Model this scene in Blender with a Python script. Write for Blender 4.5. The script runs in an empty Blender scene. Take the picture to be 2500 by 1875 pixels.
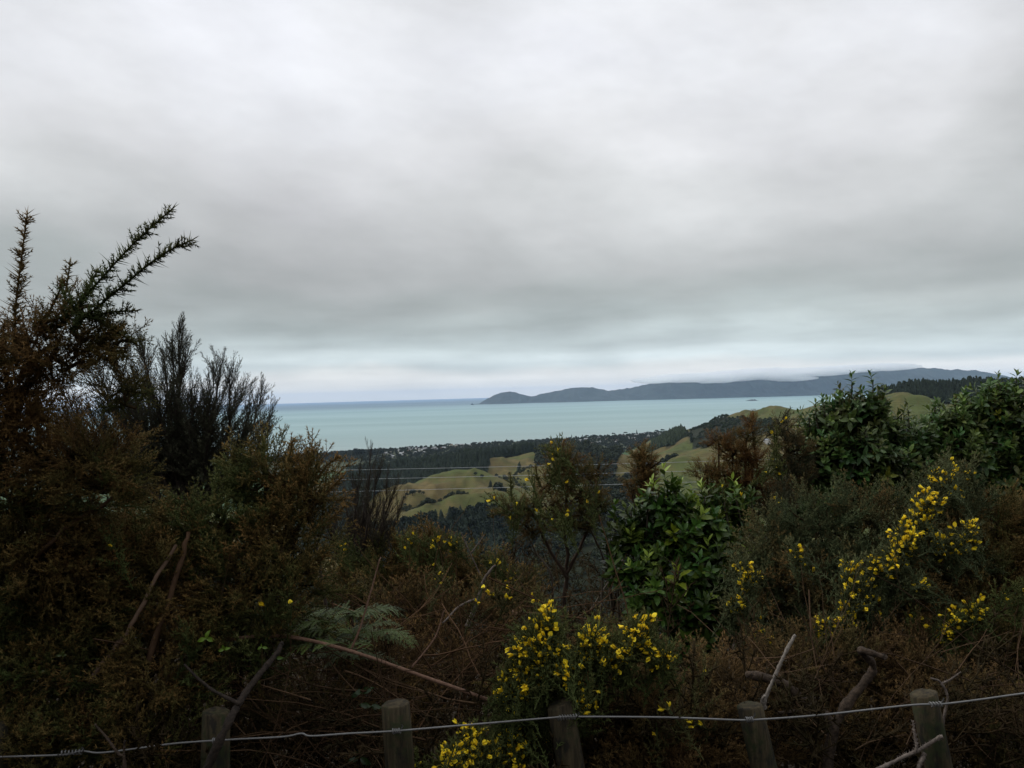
import bpy, math, random
import numpy as np
from mathutils import Vector, Matrix

rng = np.random.default_rng(11)
random.seed(5)
sc = bpy.context.scene
COL = sc.collection

# ---------------------------------------------------------------- camera
EYE = np.array([0.0, 0.0, 1.65])
FPX = 2080.0                      # focal length in photo pixels (2500 wide)
ROLL = math.radians(1.6)
PITCH = math.radians(0.70)
_f0 = np.array([0, math.cos(PITCH), math.sin(PITCH)])
_u0 = np.array([0, -math.sin(PITCH), math.cos(PITCH)])
_x0 = np.array([1.0, 0, 0])
CR = math.cos(ROLL) * _x0 - math.sin(ROLL) * _u0
CU = math.sin(ROLL) * _x0 + math.cos(ROLL) * _u0
CF = _f0
cam = bpy.data.cameras.new('camera')
cam.sensor_width = 36.0
cam.lens = 36.0 * FPX / 2500.0
cam.clip_start = 0.05
cam.clip_end = 300000.0
camo = bpy.data.objects.new('camera', cam)
COL.objects.link(camo)
M = Matrix(((CR[0], CU[0], -CF[0], EYE[0]), (CR[1], CU[1], -CF[1], EYE[1]), (CR[2], CU[2], -CF[2], EYE[2]), (0, 0, 0, 1)))
camo.matrix_world = M
sc.camera = camo


def P(px, py, d):
    """the point d metres ahead (along y) seen at photo position px, py"""
    v = CF + CR * ((px - 1250.0) / FPX) + CU * ((937.5 - py) / FPX)
    return EYE + v * (d / v[1])


# ---------------------------------------------------------------- render, world, sun
sc.view_settings.view_transform = 'Standard'
sc.view_settings.look = 'None'
sc.view_settings.exposure = 0.0
sc.view_settings.gamma = 1.0
cy = sc.cycles
cy.max_bounces = 6
cy.diffuse_bounces = 3
cy.glossy_bounces = 2
cy.transmission_bounces = 2
cy.volume_bounces = 4
cy.sample_clamp_indirect = 4.0

SUN_EL, SUN_AZ = math.radians(34), math.radians(-72)   # azimuth from the view direction, minus = left
world = bpy.data.worlds.new('World')
sc.world = world
world.use_nodes = True


class NT:
    def __init__(self, tree):
        self.t = tree
        self.n = tree.nodes
        self.n.clear()

    def node(self, kind, **kw):
        nd = self.n.new(kind)
        for k, v in kw.items():
            if k == 'ins':
                for kk, vv in v.items():
                    self.plug(nd.inputs[kk], vv)
            else:
                setattr(nd, k, v)
        return nd

    def plug(self, sock, v):
        if isinstance(v, bpy.types.NodeSocket):
            self.t.links.new(v, sock)
        else:
            if hasattr(sock.default_value, '__len__') and not hasattr(v, '__len__'):
                v = [v] * len(sock.default_value)
            if hasattr(v, '__len__') and len(v) == 3 and len(sock.default_value) == 4:
                v = (*v, 1.0)
            sock.default_value = v

    def math(self, op, a, b=0.0, c=None, clamp=False):
        nd = self.n.new('ShaderNodeMath')
        nd.operation = op
        nd.use_clamp = clamp
        self.plug(nd.inputs[0], a)
        self.plug(nd.inputs[1], b)
        if c is not None:
            self.plug(nd.inputs[2], c)
        return nd.outputs[0]

    def mix(self, f, a, b, mode='MIX'):
        nd = self.n.new('ShaderNodeMix')
        nd.data_type = 'RGBA'
        nd.blend_type = mode
        self.plug(nd.inputs[0], f)
        self.plug(nd.inputs[6], a)
        self.plug(nd.inputs[7], b)
        return nd.outputs[2]

    def ramp(self, f, stops, interp='LINEAR'):
        nd = self.n.new('ShaderNodeValToRGB')
        cr = nd.color_ramp
        cr.interpolation = interp
        while len(cr.elements) > 1:
            cr.elements.remove(cr.elements[-1])
        for i, (p, c) in enumerate(stops):
            e = cr.elements[0] if i == 0 else cr.elements.new(p)
            e.position = p
            e.color = (*c, 1.0) if hasattr(c, '__len__') else (c, c, c, 1.0)
        self.plug(nd.inputs[0], f)
        return nd.outputs[0]

    def noise(self, vec, scale, detail=3.0, rough=0.5, out=0):
        nd = self.n.new('ShaderNodeTexNoise')
        self.plug(nd.inputs['Vector'], vec)
        nd.inputs['Scale'].default_value = scale
        nd.inputs['Detail'].default_value = detail
        nd.inputs['Roughness'].default_value = rough
        return nd.outputs[out]

    def scalev(self, vec, s):
        nd = self.n.new('ShaderNodeVectorMath')
        nd.operation = 'MULTIPLY'
        self.plug(nd.inputs[0], vec)
        nd.inputs[1].default_value = s
        return nd.outputs[0]


def build_world():
    w = NT(world.node_tree)
    tc = w.node('ShaderNodeTexCoord').outputs['Generated']
    sep = w.node('ShaderNodeSeparateXYZ', ins={0: tc})
    x, y, z = sep.outputs
    az = w.math('ARCTAN2', x, y)                       # 0 ahead, + to the right
    el = w.math('ARCSINE', z)
    # elevation gradient of the cloud deck (linear radiance), el in radians mapped 0..0.6
    # elevation warped a little so that no layer of cloud is ruled straight
    wz = w.node('ShaderNodeCombineXYZ', ins={0: w.math('MULTIPLY', az, 2.6), 1: w.math('MULTIPLY', el, 5.0), 2: 4.1}).outputs[0]
    warp = w.math('SUBTRACT', w.noise(wz, 1.0, 5.0, 0.5), 0.5)
    elw = w.math('ADD', el, w.math('MULTIPLY', w.math('MULTIPLY', warp, 0.75), w.math('MULTIPLY', el, 2.4, clamp=True)))
    g = w.ramp(w.math('DIVIDE', elw, 0.6, clamp=True), [
        (0.0, (0.98, 0.92, 0.83)), (0.03, (0.90, 0.895, 0.865)), (0.055, (0.60, 0.67, 0.68)), (0.09, (0.56, 0.63, 0.635)),
        (0.125, (0.46, 0.51, 0.508)), (0.17, (0.45, 0.485, 0.482)), (0.25, (0.54, 0.56, 0.563)), (0.36, (0.66, 0.675, 0.683)), (0.5, (0.76, 0.77, 0.79)),
        (0.68, (0.82, 0.835, 0.87)), (0.8, (0.82, 0.835, 0.88)), (1.0, (0.80, 0.82, 0.86))], 'EASE')

    def blob(a0, e0, ra, re):
        dx = w.math('DIVIDE', w.math('SUBTRACT', az, a0), ra)
        dy = w.math('DIVIDE', w.math('SUBTRACT', el, e0), re)
        r2 = w.math('ADD', w.math('MULTIPLY', dx, dx), w.math('MULTIPLY', dy, dy))
        return w.math('EXPONENT', w.math('MULTIPLY', r2, -1.0))
    # broad lit and dull parts of the overcast
    s = w.math('ADD', 1.0, 0.0)
    for a0, e0, ra, re, amt in ((-0.18, 0.15, 0.22, 0.075, -0.22), (-0.45, 0.16, 0.25, 0.08, -0.06), (-0.30, 0.20, 0.10, 0.06, -0.07), (0.13, 0.30, 0.13, 0.14, 0.10), (0.20, 0.19, 0.10, 0.07, 0.10),
                                (-0.33, 0.41, 0.20, 0.10, 0.08), (0.52, 0.085, 0.22, 0.02, 0.18), (0.35, 0.36, 0.3, 0.14, 0.04), (0.45, 0.13, 0.2, 0.03, -0.07),
                                (-0.07, 0.37, 0.08, 0.10, -0.07), (-0.27, 0.25, 0.08, 0.05, -0.05), (0.64, 0.3, 0.12, 0.3, -0.08),
                                (0.33, 0.041, 0.26, 0.009, 0.28), (-0.22, 0.046, 0.18, 0.010, 0.22), (0.06, 0.044, 0.14, 0.008, 0.18)):
        s = w.math('ADD', s, w.math('MULTIPLY', blob(a0, e0, ra, re), amt))
    # cloud texture: soft rolls plus streaks that flatten towards the horizon
    cz = w.node('ShaderNodeCombineXYZ', ins={0: w.math('ADD', w.math('MULTIPLY', az, 3.2), w.math('MULTIPLY', el, 4.5)), 1: w.math('SUBTRACT', w.math('MULTIPLY', el, 6.0), w.math('MULTIPLY', az, 1.2)), 2: 0.37}).outputs[0]
    n1 = w.noise(cz, 1.3, 7.0, 0.58)
    cz2 = w.node('ShaderNodeCombineXYZ', ins={0: w.math('MULTIPLY', az, 7.0), 1: w.math('MULTIPLY', w.math('POWER', w.math('MAXIMUM', el, 0.0001), 0.5), 24.0), 2: 1.9}).outputs[0]
    n2 = w.noise(cz2, 1.0, 4.0, 0.5)
    low = w.ramp(w.math('DIVIDE', el, 0.6, clamp=True), [(0.0, 0.0), (0.03, 0.35), (0.1, 0.8), (0.22, 0.25), (0.4, 0.06), (1.0, 0.04)])
    s = w.math('MULTIPLY', s, w.math('ADD', 0.73, w.math('MULTIPLY', n1, 0.55)))
    s = w.math('MULTIPLY', s, w.math('ADD', 1.0, w.math('MULTIPLY', w.math('MULTIPLY', w.math('SUBTRACT', n2, 0.5), 0.85), low)))
    # an overcast sky is brightest overhead
    zen = w.ramp(w.math('DIVIDE', el, 1.5708, clamp=True), [(0.36, 1.0), (0.7, 1.55), (1.0, 1.75)])
    s = w.math('MULTIPLY', s, zen)
    cloud = w.mix(1.0, g, w.node('ShaderNodeCombineXYZ', ins={0: s, 1: s, 2: s}).outputs[0], 'MULTIPLY')
    below = w.math('GREATER_THAN', el, -0.004)
    cloud = w.mix(below, (0.35, 0.40, 0.44, 1), cloud)
    sky = w.node('ShaderNodeTexSky', sky_type='NISHITA')
    sky.sun_disc = False
    sky.sun_elevation = SUN_EL
    sky.sun_rotation = SUN_AZ
    b1 = w.node('ShaderNodeBackground', ins={0: sky.outputs[0], 1: 0.08})
    b2 = w.node('ShaderNodeBackground', ins={0: cloud, 1: 1.0})
    mx = w.node('ShaderNodeMixShader', ins={0: 0.97, 1: b1.outputs[0], 2: b2.outputs[0]})
    w.node('ShaderNodeOutputWorld', ins={0: mx.outputs[0]})


build_world()
sun = bpy.data.lights.new('sun', 'SUN')
sun.energy = 1.4
sun.angle = math.radians(12)
sun.color = (1.0, 0.96, 0.9)
suno = bpy.data.objects.new('sun', sun)
COL.objects.link(suno)
sd = Vector((math.sin(SUN_AZ) * math.cos(SUN_EL), math.cos(SUN_AZ) * math.cos(SUN_EL), math.sin(SUN_EL)))
suno.rotation_euler = sd.to_track_quat('Z', 'Y').to_euler()


# ---------------------------------------------------------------- mesh helpers
class Acc:
    """collects triangles with a colour per vertex"""

    def __init__(self):
        self.V, self.F, self.C, self.n = [], [], [], 0

    def add(self, V, F, C):
        V = np.asarray(V, float)
        C = np.asarray(C, float)
        if C.ndim == 1:
            C = np.tile(C, (len(V), 1))
        self.V.append(V)
        self.F.append(np.asarray(F, np.int64) + self.n)
        self.C.append(C)
        self.n += len(V)

    def build(self, name, mat, parent=None, smooth=False):
        if not self.V:
            return None
        V = np.concatenate(self.V)
        F = np.concatenate(self.F)
        C = np.concatenate(self.C)
        o = np.array(parent.location) if parent else np.zeros(3)
        if parent and parent.parent:
            o = o + np.array(parent.parent.location)
        me = bpy.data.meshes.new(name)
        me.vertices.add(len(V))
        me.vertices.foreach_set('co', (V - o).astype(np.float32).ravel())
        me.loops.add(3 * len(F))
        me.loops.foreach_set('vertex_index', F.astype(np.int32).ravel())
        me.polygons.add(len(F))
        me.polygons.foreach_set('loop_start', np.arange(0, 3 * len(F), 3, dtype=np.int32))
        if smooth:
            me.polygons.foreach_set('use_smooth', np.ones(len(F), bool))
        me.update(calc_edges=True)
        at = me.color_attributes.new('col', 'FLOAT_COLOR', 'POINT')
        at.data.foreach_set('color', np.concatenate([C, np.ones((len(C), 1))], 1).astype(np.float32).ravel())
        me.materials.append(mat)
        ob = bpy.data.objects.new(name, me)
        COL.objects.link(ob)
        ob.parent = parent
        return ob


def tag(o, label=None, cat=None, group=None, kind=None):
    if label:
        o['label'] = label
    if cat:
        o['category'] = cat
    if group:
        o['group'] = group
    if kind:
        o['kind'] = kind
    return o


def empty(name, loc):
    o = bpy.data.objects.new(name, None)
    o.location = tuple(float(a) for a in loc)
    o.empty_display_size = 0.1
    COL.objects.link(o)
    return o


def norm(v):
    v = np.asarray(v, float)
    return v / np.maximum(np.linalg.norm(v, axis=-1, keepdims=True), 1e-9)


def smooth_path(pts, n):
    """Catmull-Rom through pts"""
    p = np.asarray(pts, float)
    if len(p) == 2:
        t = np.linspace(0, 1, n)[:, None]
        return p[0] * (1 - t) + p[1] * t
    q = np.concatenate([[2 * p[0] - p[1]], p, [2 * p[-1] - p[-2]]])
    out = []
    for s in np.linspace(0, len(p) - 1, n):
        i = min(int(s), len(p) - 2)
        t = s - i
        a, b, c, d = q[i], q[i + 1], q[i + 2], q[i + 3]
        out.append(0.5 * ((2 * b) + (c - a) * t + (2 * a - 5 * b + 4 * c - d) * t * t + (3 * b - a - 3 * c + d) * t ** 3))
    return np.array(out)


def tube(path, radii, sides=3, cap=False):
    path = np.asarray(path, float)
    n = len(path)
    radii = np.broadcast_to(np.asarray(radii, float), (n,))
    T = norm(np.gradient(path, axis=0))
    up = np.array([0, 0, 1.0]) if abs(T[0][2]) < 0.9 else np.array([1.0, 0, 0])
    A = norm(np.cross(T, up))
    for i in range(1, n):
        if A[i] @ A[i - 1] < 0:
            A[i] = -A[i]
    B = np.cross(T, A)
    ang = np.arange(sides) * 2 * math.pi / sides
    V = path[:, None, :] + radii[:, None, None] * (A[:, None, :] * np.cos(ang)[None, :, None] + B[:, None, :] * np.sin(ang)[None, :, None])
    V = V.reshape(-1, 3)
    i = np.arange(n - 1)[:, None] * sides
    j = np.arange(sides)[None, :]
    j2 = (j + 1) % sides
    a, b, c, d = (i + j).ravel(), (i + j2).ravel(), (i + sides + j2).ravel(), (i + sides + j).ravel()
    F = np.concatenate([np.stack([a, b, c], 1), np.stack([a, c, d], 1)])
    if cap:
        V = np.concatenate([V, path[[0, -1]]])
        k = np.arange(sides)
        k2 = (k + 1) % sides
        F = np.concatenate([F, np.stack([k2, k, np.full(sides, n * sides)], 1),
                            np.stack([k + (n - 1) * sides, k2 + (n - 1) * sides, np.full(sides, n * sides + 1)], 1)])
    return V, F


def frames(D, roll=None):
    """rotation matrices taking +z to each direction in D"""
    D = norm(D)
    m = len(D)
    ref = np.where(np.abs(D[:, 2:3]) < 0.95, np.array([[0, 0, 1.0]]), np.array([[1.0, 0, 0]]))
    A = norm(np.cross(ref, D))
    B = np.cross(D, A)
    if roll is None:
        roll = rng.uniform(0, 2 * math.pi, m)
    c, s = np.cos(roll)[:, None], np.sin(roll)[:, None]
    A2 = A * c + B * s
    B2 = -A * s + B * c
    return np.stack([A2, B2, D], 2)


class Tpl:
    """template: vertices, triangles, t = 0 base .. 1 tip, w = woody 0/1"""

    def __init__(self):
        self.V, self.F, self.T, self.W, self.n = [], [], [], [], 0

    def add(self, V, F, t, w):
        V = np.asarray(V, float)
        self.V.append(V)
        self.F.append(np.asarray(F, int) + self.n)
        self.T.append(np.broadcast_to(np.asarray(t, float), (len(V),)))
        self.W.append(np.broadcast_to(np.asarray(w, float), (len(V),)))
        self.n += len(V)

    def done(self):
        self.V, self.F, self.T, self.W = np.concatenate(self.V), np.concatenate(self.F), np.concatenate(self.T), np.concatenate(self.W)
        return self


def stamp(acc, tpls, pos, dirs, scale, colfn):
    """copies templates into acc; colfn(idx, T, W) -> colours (m, n, 3) for the chosen copies"""
    pos = np.asarray(pos, float)
    m = len(pos)
    if m == 0:
        return
    scale = np.broadcast_to(np.asarray(scale, float), (m,))
    pick = rng.integers(0, len(tpls), m)
    R = frames(np.asarray(dirs, float))
    for k, tp in enumerate(tpls):
        ix = np.nonzero(pick == k)[0]
        if len(ix) == 0:
            continue
        V = np.einsum('mij,nj->mni', R[ix], tp.V) * scale[ix, None, None] + pos[ix, None, :]
        nv = len(tp.V)
        F = (tp.F[None] + (np.arange(len(ix)) * nv)[:, None, None]).reshape(-1, 3)
        C = colfn(ix, tp.T, tp.W)
        acc.add(V.reshape(-1, 3), F, np.asarray(C).reshape(-1, 3))


# ---------------------------------------------------------------- numpy noise
_perm = rng.random((256, 256))


def vnoise(x, y):
    x = np.asarray(x, float)
    y = np.asarray(y, float)
    xi, yi = np.floor(x).astype(int), np.floor(y).astype(int)
    fx, fy = x - xi, y - yi
    fx, fy = fx * fx * fx * (fx * (fx * 6 - 15) + 10), fy * fy * fy * (fy * (fy * 6 - 15) + 10)
    g = lambda a, b: _perm[a % 256, b % 256]
    return (g(xi, yi) * (1 - fx) + g(xi + 1, yi) * fx) * (1 - fy) + (g(xi, yi + 1) * (1 - fx) + g(xi + 1, yi + 1) * fx) * fy


def fbm(x, y, o=4):
    s, a, t = 0.0, 0.5, 0.0
    for k in range(o):
        s = s + a * vnoise(x * 2 ** k + 17.3 * k, y * 2 ** k + 5.1 * k)
        t += a
        a *= 0.5
    return s / t


# ---------------------------------------------------------------- materials
def mat_leaf(name, rough=0.55, trans=0.15, spec=0.3, vary=0.35, scale=9.0):
    m = bpy.data.materials.new(name)
    m.use_nodes = True
    t = NT(m.node_tree)
    c = t.node('ShaderNodeAttribute', attribute_name='col').outputs['Color']
    pos = t.node('ShaderNodeNewGeometry').outputs['Position']
    n = t.noise(pos, scale, 3, 0.6)
    f = t.math('ADD', 1.0 - vary * 0.5 * 1.0, t.math('MULTIPLY', n, vary))
    c = t.mix(1.0, c, t.node('ShaderNodeCombineXYZ', ins={0: f, 1: f, 2: f}).outputs[0], 'MULTIPLY')
    b = t.node('ShaderNodeBsdfPrincipled', ins={'Base Color': c, 'Roughness': rough, 'Specular IOR Level': spec})
    out = b.outputs[0]
    if trans > 0:
        tr = t.node('ShaderNodeBsdfTranslucent', ins={0: c})
        out = t.node('ShaderNodeMixShader', ins={0: trans, 1: out, 2: tr.outputs[0]}).outputs[0]
    t.node('ShaderNodeOutputMaterial', ins={0: out})
    return m


def mat_bark(name, c1, c2, scale=40.0, rough=0.85, bump=0.3):
    m = bpy.data.materials.new(name)
    m.use_nodes = True
    t = NT(m.node_tree)
    pos = t.node('ShaderNodeTexCoord').outputs['Object']
    n = t.noise(pos, scale, 5, 0.65)
    n2 = t.noise(pos, scale * 0.15, 3, 0.6)
    c = t.mix(t.ramp(n, [(0.35, 0.0), (0.65, 1.0)]), c1, c2)
    c = t.mix(t.math('MULTIPLY', n2, 0.5), c, (*[a * 0.4 for a in c1[:3]], 1))
    bp = t.node('ShaderNodeBump', ins={'Strength': bump, 'Height': n})
    bp.inputs['Distance'].default_value = 0.01
    b = t.node('ShaderNodeBsdfPrincipled', ins={'Base Color': c, 'Roughness': rough, 'Normal': bp.outputs[0], 'Specular IOR Level': 0.25})
    t.node('ShaderNodeOutputMaterial', ins={0: b.outputs[0]})
    return m


MAT = {}
MAT['gorse'] = mat_leaf('gorse_foliage', 0.8, 0.10, 0.08)
MAT['leaf'] = mat_leaf('glossy_leaf', 0.38, 0.24, 0.32, 0.6, 25.0)
MAT['petal'] = mat_leaf('gorse_petal', 0.6, 0.25, 0.2, 0.2, 60)
MAT['wood'] = mat_leaf('twig_bark', 0.9, 0.0, 0.05, 0.9, 60)
MAT['fern'] = mat_leaf('fern_frond', 0.6, 0.2, 0.3)
MAT['tree'] = mat_leaf('far_foliage', 0.8, 0.05, 0.15, 0.9, 0.09)


# ---------------------------------------------------------------- terrain
def coast_y(x):
    return 3154.0 + (x + 834.0) * 0.59


def coast_s(x, y):                # metres inland of the shore
    return (coast_y(x) - y) / math.hypot(1, 0.59)


RIDGES = [
    # central grassy hill: crest, front spur, low fold before it
    ([(880, 1240, 1120), (942, 1193, 1200), (1015, 1176, 1260), (1062, 1155, 1300), (1123, 1140, 1330), (1148, 1144, 1330), (1177, 1158, 1320), (1199, 1175, 1300), (1250, 1205, 1260)], 0.55, 22),
    ([(1123, 1143, 1315), (1094, 1163, 1255), (1030, 1192, 1180), (995, 1216, 1130), (972, 1252, 1070)], 0.8, 9),
    ([(1135, 1146, 1315), (1165, 1172, 1250), (1190, 1192, 1190)], 0.8, 9),
    ([(950, 1262, 1040), (1033, 1232, 1065), (1080, 1218, 1080), (1130, 1207, 1100), (1203, 1195, 1130), (1270, 1205, 1150)], 0.6, 8),
    # paddocks behind it
    ([(1150, 1142, 1600), (1181, 1121, 1640), (1214, 1115, 1660), (1290, 1114, 1700), (1330, 1100, 1760)], 0.35, 40),
    ([(1205, 1172, 1430), (1250, 1150, 1470), (1300, 1140, 1490), (1350, 1128, 1520)], 0.42, 14),
    # plantation ridge
    ([(820, 1180, 1700), (900, 1158, 1780), (1000, 1140, 1800), (1100, 1128, 1800), (1200, 1115, 1800), (1290, 1103, 1850)], 0.3, 60),
    # wooded knoll right of centre
    ([(1310, 1108, 1760), (1360, 1098, 1720), (1420, 1092, 1700), (1480, 1102, 1680), (1508, 1135, 1650)], 0.42, 50),
    # long spur down to the coast, right
    ([(1560, 1086, 3150), (1600, 1071, 2950), (1650, 1057, 2700), (1708, 1041, 2400), (1766, 1022, 2150), (1816, 1005, 1980), (1881, 992, 1850), (1920, 996, 1800), (1951, 999, 1750),
      (1997, 985, 1700), (2100, 970, 1550), (2190, 959, 1400), (2229, 964, 1380), (2262, 982, 1360), (2330, 990, 1330), (2700, 980, 1250)], 0.42, 30),
    ([(1881, 993, 1840), (1905, 1015, 1680), (1890, 1045, 1500)], 0.42, 20),
    ([(1960, 998, 1740), (1985, 1020, 1600), (2000, 1050, 1450)], 0.42, 20),
    # near green ridge, right
    ([(1960, 1045, 1400), (1890, 1060, 1330), (1806, 1071, 1250), (1760, 1085, 1150), (1693, 1104, 1080), (1642, 1139, 980), (1606, 1169, 900), (1570, 1205, 830)], 0.5, 25),
    ([(1790, 1078, 1200), (1780, 1120, 1050), (1740, 1165, 930), (1700, 1200, 850)], 0.5, 15),
    ([(1712, 1062, 1950), (1672, 1073, 1850), (1640, 1100, 1700), (1610, 1120, 1600)], 0.42, 15),
    # pine ridge far right
    ([(2080, 985, 1750), (2180, 962, 1650), (2229, 950, 1620), (2306, 944, 1600), (2406, 941, 1600), (2700, 940, 1600)], 0.35, 30),
]
RIDGES = [(np.array([P(*q) for q in pts]), k, r) for pts, k, r in RIDGES]


def terr(x, y):
    x = np.asarray(x, float)
    y = np.asarray(y, float)
    f = np.interp(y, [-400, -60, -14, -6, -2, 0, 2.6, 7, 12, 60, 250, 500, 800, 1500, 2200, 9000],
                  [170, 26, 4, 0.3, 0.1, 0, -0.4, -1.05, -1.9, -22, -108, -160, -174, -189, -195, -196])  # negative y: unseen bank behind the eye, shaped to shade the foreground
    s = coast_s(x, y)
    f = np.where(s < 60, -196 + np.clip((s - 60) * 0.08, -25, 0), f)
    hs = [f]
    for pts, k, r in RIDGES:
        best = np.full(x.shape, -1e4)
        for a, b in zip(pts[:-1], pts[1:]):
            ab = b[:2] - a[:2]
            t = np.clip(((x - a[0]) * ab[0] + (y - a[1]) * ab[1]) / (ab @ ab), 0, 1)
            dd = np.hypot(x - (a[0] + t * ab[0]), y - (a[1] + t * ab[1]))
            h = a[2] + t * (b[2] - a[2]) - k * (np.sqrt(dd * dd + r * r) - r)
            best = np.maximum(best, h)
        hs.append(best)
    hs = np.array(hs)
    m = hs.max(0)
    z = m + 3.0 * np.log(np.exp(np.clip((hs - m) / 3.0, -40, 0)).sum(0))
    amp = np.clip((y - 120) / 300, 0, 1) * np.clip((s - 60) / 600, 0, 1) * np.clip((z + 194) / 22, 0, 1)
    z = z + amp * ((fbm(x / 70, y / 70, 3) - 0.5) * 12 - np.abs(fbm(x / 46 + 9, y / 70, 2) - 0.5) * 22)
    z = z + np.where((y > 7) & (y < 300), (fbm(x / 6, y / 6, 3) - 0.5) * np.clip((y - 7) / 20, 0, 1.5), 0)
    return z


def tz(x, y):
    return float(terr(np.array([x]), np.array([y]))[0])


def in_poly(x, y, poly):
    poly = np.asarray(poly)
    c = np.zeros(np.shape(x), bool)
    j = len(poly) - 1
    for i in range(len(poly)):
        xi, yi = poly[i]
        xj, yj = poly[j]
        c ^= ((yi > y) != (yj > y)) & (x < (xj - xi) * (y - yi) / (yj - yi + 1e-12) + xi)
        j = i
    return c


def zone(pts):                    # (photo column, distance) -> ground positions
    return np.array([((px - 1250.0) / FPX * d, d) for px, d in pts])


Z_PLANT = zone([(780, 1560), (840, 1750), (870, 2150), (1300, 2050), (1305, 1820), (1195, 1770), (1180, 1480), (960, 1500)])
Z_LEFT = zone([(700, 1000), (700, 1560), (960, 1560), (985, 1420), (940, 1240), (880, 1160), (860, 1000)])
Z_FRONT = zone([(820, 700), (840, 1010), (960, 1020), (1100, 1045), (1210, 1080), (1290, 1120), (1320, 850), (1200, 700)])
Z_KNOLL = zone([(1305, 1600), (1300, 1800), (1400, 1900), (1500, 1850), (1512, 1680), (1480, 1480), (1400, 1450)])
Z_GULLY = zone([(1290, 840), (1330, 1130), (1400, 1400), (1500, 1550), (1640, 1500), (1660, 1300), (1640, 1130), (1570, 980), (1570, 800), (1330, 760)])
Z_SPUR = zone([(1665, 2050), (1720, 2130), (1790, 1890), (1850, 1720), (1895, 1600), (1880, 1480), (1780, 1500), (1690, 1700)])
Z_ROW = zone([(1580, 1900), (1590, 2400), (1660, 2500), (1672, 1950), (1640, 1840)])
Z_BUSH = zone([(-500, 240), (-500, 1050), (700, 1050), (760, 760), (1330, 800), (1500, 850), (1560, 800), (3000, 780), (3000, 240)])
Z_PINE = zone([(2130, 1600), (2160, 1680), (2300, 1660), (2600, 1660), (2600, 1520), (2330, 1500), (2250, 1540)])
Z_SLIP = zone([(1195, 640), (1200, 705), (1255, 735), (1265, 690), (1250, 650)])


def build_terrain():
    az = np.concatenate([np.linspace(-180, -42, 40)[:-1], np.linspace(-42, 42, 640), np.linspace(42, 180, 40)[1:-1]])
    az = np.radians(az)
    r = np.concatenate([[0.3], np.geomspace(0.6, 300, 110), np.geomspace(306, 5200, 300)])
    A, Rr = np.meshgrid(az, r)
    x, y = np.sin(A) * Rr, np.cos(A) * Rr
    x, y = x.ravel(), y.ravel()
    z = terr(x, y)
    nr, na = len(r), len(az)
    V = np.stack([x, y, z], 1)
    i = np.arange(nr - 1)[:, None] * na
    j = np.arange(na)[None]
    j2 = (j + 1) % na
    a, b, c, d = (i + j).ravel(), (i + j2).ravel(), (i + na + j2).ravel(), (i + na + j).ravel()
    F = np.concatenate([np.stack([a, c, b], 1), np.stack([a, d, c], 1)])
    V = np.concatenate([V, [[0, 0, tz(0, 0)]]])
    k = np.arange(na)
    F = np.concatenate([F, np.stack([(k + 1) % na, np.full(na, len(V) - 1), k], 1)])
    x, y = V[:, 0], V[:, 1]
    green, tan, drk = np.array([0.066, 0.080, 0.024]), np.array([0.112, 0.087, 0.036]), np.array([0.018, 0.022, 0.012])
    n = fbm(x / 110 + 3, y / 110, 4)[:, None]
    n2 = fbm(x / 22, y / 22, 3)[:, None]
    f = np.clip((n - 0.28) / 0.42 + (n2 - 0.5) * 1.1 + (fbm(x / 5, y / 5, 2)[:, None] - 0.5) * 0.7, 0, 1)
    C = green * (1 - f) + tan * f
    C = C * (0.62 + 0.76 * fbm(x / 9, y / 9, 3))[:, None]
    plain = ((V[:, 2] < -180) & (y > 1500))[:, None]
    C = np.where(plain, np.array([0.05, 0.085, 0.035]) * (0.85 + 0.3 * n2), C)
    town = ((coast_s(x, y) < 900) & (y > 1500) & (V[:, 2] < -175))[:, None]
    C = np.where(town, np.array([0.06, 0.07, 0.04]) * (0.7 + 0.6 * n2), C)
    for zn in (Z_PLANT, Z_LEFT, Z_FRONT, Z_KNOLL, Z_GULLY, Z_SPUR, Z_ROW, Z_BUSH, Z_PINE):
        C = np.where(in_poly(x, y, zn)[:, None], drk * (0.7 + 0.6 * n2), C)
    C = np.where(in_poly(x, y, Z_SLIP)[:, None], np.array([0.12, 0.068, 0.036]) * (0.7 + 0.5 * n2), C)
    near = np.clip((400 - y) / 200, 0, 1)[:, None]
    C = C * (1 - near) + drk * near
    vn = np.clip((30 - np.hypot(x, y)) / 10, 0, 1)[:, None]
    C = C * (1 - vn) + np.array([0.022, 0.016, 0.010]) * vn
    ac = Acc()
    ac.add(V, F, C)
    m = bpy.data.materials.new('hill_ground')
    m.use_nodes = True
    t = NT(m.node_tree)
    c = t.node('ShaderNodeAttribute', attribute_name='col').outputs['Color']
    pos = t.node('ShaderNodeNewGeometry').outputs['Position']
    n1 = t.noise(pos, 0.25, 5, 0.65)
    n2_ = t.noise(t.scalev(pos, (0.05, 0.05, 0.9)), 1.0, 3, 0.6)      # stock terraces follow the contours
    f1 = t.math('ADD', 0.52, t.math('ADD', t.math('MULTIPLY', n1, 0.40), t.math('MULTIPLY', n2_, 0.5)))
    c = t.mix(1.0, c, t.node('ShaderNodeCombineXYZ', ins={0: f1, 1: f1, 2: f1}).outputs[0], 'MULTIPLY')
    bp = t.node('ShaderNodeBump', ins={'Strength': 0.5, 'Height': t.math('ADD', n1, n2_)})
    bp.inputs['Distance'].default_value = 1.2
    b = t.node('ShaderNodeBsdfPrincipled', ins={'Base Color': c, 'Roughness': 0.95, 'Specular IOR Level': 0.1, 'Normal': bp.outputs[0]})
    t.node('ShaderNodeOutputMaterial', ins={0: b.outputs[0]})
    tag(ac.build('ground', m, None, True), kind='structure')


build_terrain()


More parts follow.
